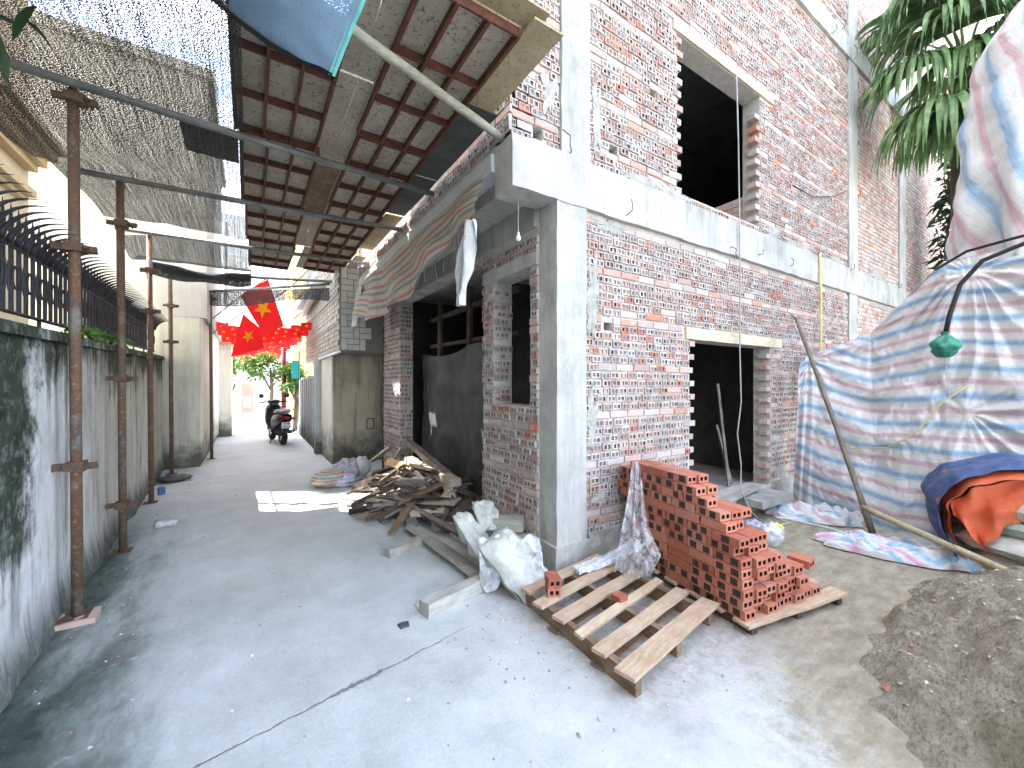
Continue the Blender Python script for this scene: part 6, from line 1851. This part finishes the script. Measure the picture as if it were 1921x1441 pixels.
m = MB(); m.box(-2.25, -1.80, 18.5, 18.54, 0.25, 1.55); m.build('board', 'pink_sign', ps)
m = MB(); m.box(-2.17, -1.90, 18.49, 18.499, 0.5, 0.95); m.build('panel', 'plate_white', ps)
for sx in (-1, 1):
    m = MB(); m.tube([(-2.02 + sx * 0.16, 18.55, 0), (-2.02 + sx * 0.12, 18.56, 1.3)], 0.02, 6); m.build('leg', 'old_wood', ps)
board('prop', (-2.95, 19.0, 0.0), (-2.50, 19.3, 1.5), 0.08, 0.06, 'dark_wood', None, 0, 0.004, 3, 'dark timber prop leaning beside the pink notice stand', 'timber')
ul = MB(); ul.tube([(-2.60, 12.9, 0), (-2.6, 12.9, 6.5)], 0.06, 10); tag(ul.build('utility_pole', 'concrete_grey', smooth=True, origin=(-2.6, 12.9, 0)), 'slim grey utility pole beside the gate pillar of the tall house', 'pole')
for k, (a, b) in enumerate((((-2.6, 12.9, 5.0), (-0.72, 7.0, 4.2)), ((-2.6, 12.9, 4.7), (-0.72, 8.5, 3.9)), ((-2.6, 12.9, 4.4), (-0.72, 9.4, 3.5)))):
    A, B = Vector(a), Vector(b); m = MB(); m.tube([A.lerp(B, q / 8) + Vector((0, 0, -0.9 * math.sin(math.pi * q / 8))) for q in range(9)], 0.012, 5)
    tag(m.build('overhead_wire', 'cable_black', smooth=True, origin=a), 'sagging black wire strung from the utility pole to the tiled house', 'wire', 'wires over the alley')

# ------------------------------------------------------------------ flags
def star(mb, c, ex, ez, r, nrm):
    n0 = len(mb.v); C_ = Vector(c) + nrm
    mb.v.append(tuple(C_))
    for k in range(10):
        a = math.pi / 2 + k * math.pi / 5; q = r if k % 2 == 0 else r * 0.40
        mb.v.append(tuple(C_ + ex * math.cos(a) * q + ez * math.sin(a) * q))
    for k in range(10):
        mb.f.append((n0, n0 + 1 + k, n0 + 1 + (k + 1) % 10)); mb.mi.append(0)
def big_flag(corners, lab, pole, sc):
    P = [Vector(c) for c in corners]
    fl = thing('flag', lab, 'flag', pole[0])
    cen = sum(P, Vector()) / 4
    nrm = (P[1] - P[0]).cross(P[3] - P[0]).normalized()
    if nrm.dot(CAM - cen) < 0: nrm = -nrm
    def fn(u, v):
        p = (P[0].lerp(P[1], u)).lerp(P[3].lerp(P[2], u), v)
        return p + nrm * (0.02 * math.sin(u * 5 + v * 3) - 0.02)
    m = MB(); m.sheet(fn, 16, 16, (1, 1)); cl = m.build('cloth', 'flag_red', fl, smooth=True)
    ex = (P[1] - P[0]).normalized(); ez = (nrm.cross(ex)).normalized()
    up = (P[0] + P[1] - P[2] - P[3]).normalized()
    if ez.dot(up) < 0: ez = -ez
    m = MB(); star(m, cen, ex, ez, sc, nrm * 0.03); m.build('star', 'flag_yellow', cl)
    m = MB(); m.tube(pole, 0.012, 6); m.build('pole', 'old_wood', fl)
big_flag([(-2.143, 7.412, 3.291), (-1.681, 7.112, 3.636), (-1.392, 6.924, 2.687), (-1.727, 7.142, 2.471)], 'large red flag with a yellow star slanting from a pole on the tall house', [(-2.69, 7.45, 2.68), (-2.14, 7.43, 3.27), (-1.66, 7.13, 3.66)], 0.20)
big_flag([(-2.10, 8.40, 3.075), (-1.80, 8.15, 2.75), (-1.70, 8.07, 2.30), (-2.33, 8.485, 2.10)], 'red flag with a yellow star hanging behind the larger slanting flag', [(-2.69, 8.7, 2.6), (-2.08, 8.42, 3.12)], 0.15)
rf = random.Random(12)
fm = []
for k in range(5):
    m = MB(); W_, H_ = 0.27, 0.19
    b1, b2 = rf.uniform(-.03, .03), rf.uniform(-.03, .03)
    m.sheet(lambda u, v: Vector(((u - 0.5) * W_, 0.02 * math.sin(u * 6 + k) * v + b1 * v, -v * H_ + b2 * u * v)), 6, 4, (1, 1), 0)
    n1 = len(m.f); star(m, (0, -0.012 + b1 * 0.5, -H_ / 2), Vector((1, 0, 0)), Vector((0, 0, 1)), 0.05, Vector((0, -0.012, 0)))
    for q in range(n1, len(m.f)): m.mi[q] = 1
    fm.append(m.mesh('small_flag', ['flag_red', 'flag_yellow'], True))
rows = [(8.9, 2.98), (9.5, 2.93), (10.2, 2.98), (10.9, 2.90), (11.7, 2.98), (12.6, 2.94), (13.6, 2.98), (14.7, 2.94), (16.0, 2.98), (17.5, 2.92), (19.2, 2.98), (21.2, 2.92), (23.5, 2.98)]
for (y, z) in rows:
    A, B = Vector((-2.62 - max(0, y - 13) * 0.03, y + 0.4, z)), Vector((-0.74, y - 0.5, z + 0.03))
    def sl_(q): return A.lerp(B, q) + Vector((0, 0, -0.20 * math.sin(math.pi * q)))
    m = MB(); m.tube([sl_(q / 10) for q in range(11)], 0.004, 4)
    tag(m.build('bunting_string', 'litter', origin=A), 'thin string of small red flags stretched across the alley', 'string', 'bunting strings over the alley')
    n = 9
    for k in range(n):
        o = inst('small_flag', rf.choice(fm), sl_((k + 0.6 + rf.uniform(-.1, .1)) / n) + Vector((0, 0, -0.004)), (rf.uniform(-.25, .25), rf.uniform(-.12, .12), rf.uniform(-.6, .4)))
        tag(o, 'small red bunting flag with yellow star on a string across the alley', 'flag', 'small flags strung over the alley')

# ------------------------------------------------------------------ parked scooter, seen from behind
sc_ = thing('scooter', 'black motor scooter parked on the alley seen from behind', 'scooter', (-1.29, 9.05, 0), rz=R_(8))
def sp_(name, mb, mat, parent=None, smooth=True):
    o = mb.build(name, mat, None, smooth, (0, 0, 0)); o.parent = parent or sc_; return o
def loft(mb, secs, n=16):
    """superellipse sections (y, cx, cz, w, h)"""
    base = len(mb.v)
    for (y, cz, w, h) in secs:
        for i in range(n):
            a = 2 * math.pi * i / n
            cx_, sx_ = math.cos(a), math.sin(a)
            mb.v.append((w * math.copysign(abs(cx_) ** 0.75, cx_), y, cz + h * math.copysign(abs(sx_) ** 0.75, sx_)))
    for k in range(len(secs) - 1):
        for i in range(n):
            i2 = (i + 1) % n
            mb.f.append((base + k * n + i, base + k * n + i2, base + (k + 1) * n + i2, base + (k + 1) * n + i)); mb.mi.append(0)
    mb.f.append(tuple(base + i for i in range(n))); mb.mi.append(0)
    e = base + (len(secs) - 1) * n
    mb.f.append(tuple(e + i for i in reversed(range(n)))); mb.mi.append(0)
    return mb
def wheel(y):
    m = MB(); prof = [(0.17, -0.055), (0.235, -0.06), (0.262, -0.035), (0.268, 0), (0.262, 0.035), (0.235, 0.06), (0.17, 0.055), (0.17, -0.055)]
    T = Matrix.Translation((0, y, 0.268)) @ Matrix.Rotation(math.pi / 2, 4, 'Y')
    m.lathe(prof, 28, T=T); w = sp_('wheel', m, 'rubber')
    m = MB(); m.lathe([(0.172, -0.045), (0.15, -0.03), (0.05, -0.04), (0.001, -0.045)], 20, T=T); m.lathe([(0.172, 0.045), (0.15, 0.03), (0.05, 0.04), (0.001, 0.045)], 20, T=T); sp_('rim', m, 'chrome', w)
wheel(-0.05); wheel(1.20)
sp_('rear_body', loft(MB(), [(-0.38, 0.70, 0.09, 0.05), (-0.30, 0.68, 0.16, 0.11), (-0.05, 0.64, 0.19, 0.15), (0.30, 0.58, 0.19, 0.18), (0.55, 0.42, 0.17, 0.20)]), 'black_plastic')
sp_('floorboard', loft(MB(), [(0.45, 0.32, 0.17, 0.07), (0.70, 0.30, 0.18, 0.05), (0.98, 0.34, 0.17, 0.07)]), 'black_plastic')
sp_('front_shield', loft(MB(), [(0.92, 0.62, 0.19, 0.32), (1.02, 0.66, 0.21, 0.34), (1.12, 0.68, 0.16, 0.28)]), 'black_plastic')
sp_('seat', loft(MB(), [(-0.34, 0.82, 0.10, 0.035), (-0.20, 0.835, 0.15, 0.055), (0.15, 0.82, 0.16, 0.055), (0.38, 0.79, 0.13, 0.05), (0.5, 0.77, 0.07, 0.03)]), 'seat_cover')
sp_('handlebar_cover', loft(MB(), [(0.92, 1.01, 0.10, 0.06), (0.99, 1.03, 0.15, 0.07), (1.06, 1.02, 0.10, 0.05)]), 'black_plastic')
m = MB(); m.tube([(-0.33, 0.90, 1.02), (-0.20, 0.95, 1.03), (0, 0.98, 1.03), (0.20, 0.95, 1.03), (0.33, 0.90, 1.02)], 0.018, 8); sp_('handlebar', m, 'rubber')
for s in (-1, 1):
    m = MB(); m.tube([(s * 0.2, 0.96, 1.04), (s * 0.27, 0.93, 1.16)], 0.006, 6); loft_ = Matrix.Translation((s * 0.30, 0.92, 1.19)); m.lathe([(0.001, -0.02), (0.055, -0.015), (0.06, 0.0), (0.001, 0.006)], 14, T=loft_ @ Matrix.Rotation(math.pi / 2, 4, 'X')); sp_('mirror', m, 'black_plastic')
    m = MB(); m.lathe([(0.001, -0.03), (0.03, -0.02), (0.032, 0.01), (0.001, 0.02)], 12, T=Matrix.Translation((s * 0.17, -0.32, 0.66)) @ Matrix.Rotation(math.pi / 2, 4, 'X')); sp_('turn_signal', m, 'tail_red')
m = MB(); m.tube([(-0.16, -0.34, 0.86), (-0.15, -0.42, 0.90), (0.15, -0.42, 0.90), (0.16, -0.34, 0.86)], 0.014, 8); sp_('grab_rail', m, 'chrome')
sp_('tail_light', loft(MB(), [(-0.41, 0.69, 0.07, 0.03), (-0.36, 0.69, 0.10, 0.045)]), 'tail_red')
sp_('mudguard', loft(MB(), [(-0.40, 0.42, 0.07, 0.12), (-0.36, 0.45, 0.09, 0.14), (-0.30, 0.52, 0.09, 0.12)]), 'black_plastic')
m = MB(); m.box(-0.10, 0.10, -0.425, -0.418, 0.44, 0.58); pl = sp_('number_plate', m, 'plate_white', smooth=False)
m = MB()
for (zc, xs_) in ((0.545, (-0.05, -0.02, 0.03, 0.055)), (0.48, (-0.07, -0.04, -0.005, 0.03, 0.065))):
    for x_ in xs_: m.box(x_ - 0.009, x_ + 0.009, -0.428, -0.4255, zc - 0.020, zc + 0.020, j=0.003)
m.build('worn_marking', 'lettering', None).parent = pl
m = MB(); m.tube([(0.13, 0.25, 0.30), (0.15, -0.05, 0.30), (0.17, -0.32, 0.36)], [0.035, 0.045, 0.05], 10); sp_('exhaust', m, 'chrome')
m = MB(); loft(m, [(-0.25, 0.28, 0.05, 0.05), (0.1, 0.30, 0.13, 0.10), (0.4, 0.32, 0.12, 0.10)]); sp_('engine', m, 'rubber')
m = MB()
for s in (-1, 1): m.tube([(s * 0.07, 1.06, 0.60), (s * 0.085, 1.20, 0.268)], 0.018, 8)
sp_('fork', m, 'chrome')
m = MB(); m.tube([(-0.12, 0.35, 0.28), (-0.22, 0.30, 0.01)], 0.012, 6); sp_('kickstand', m, 'rubber')
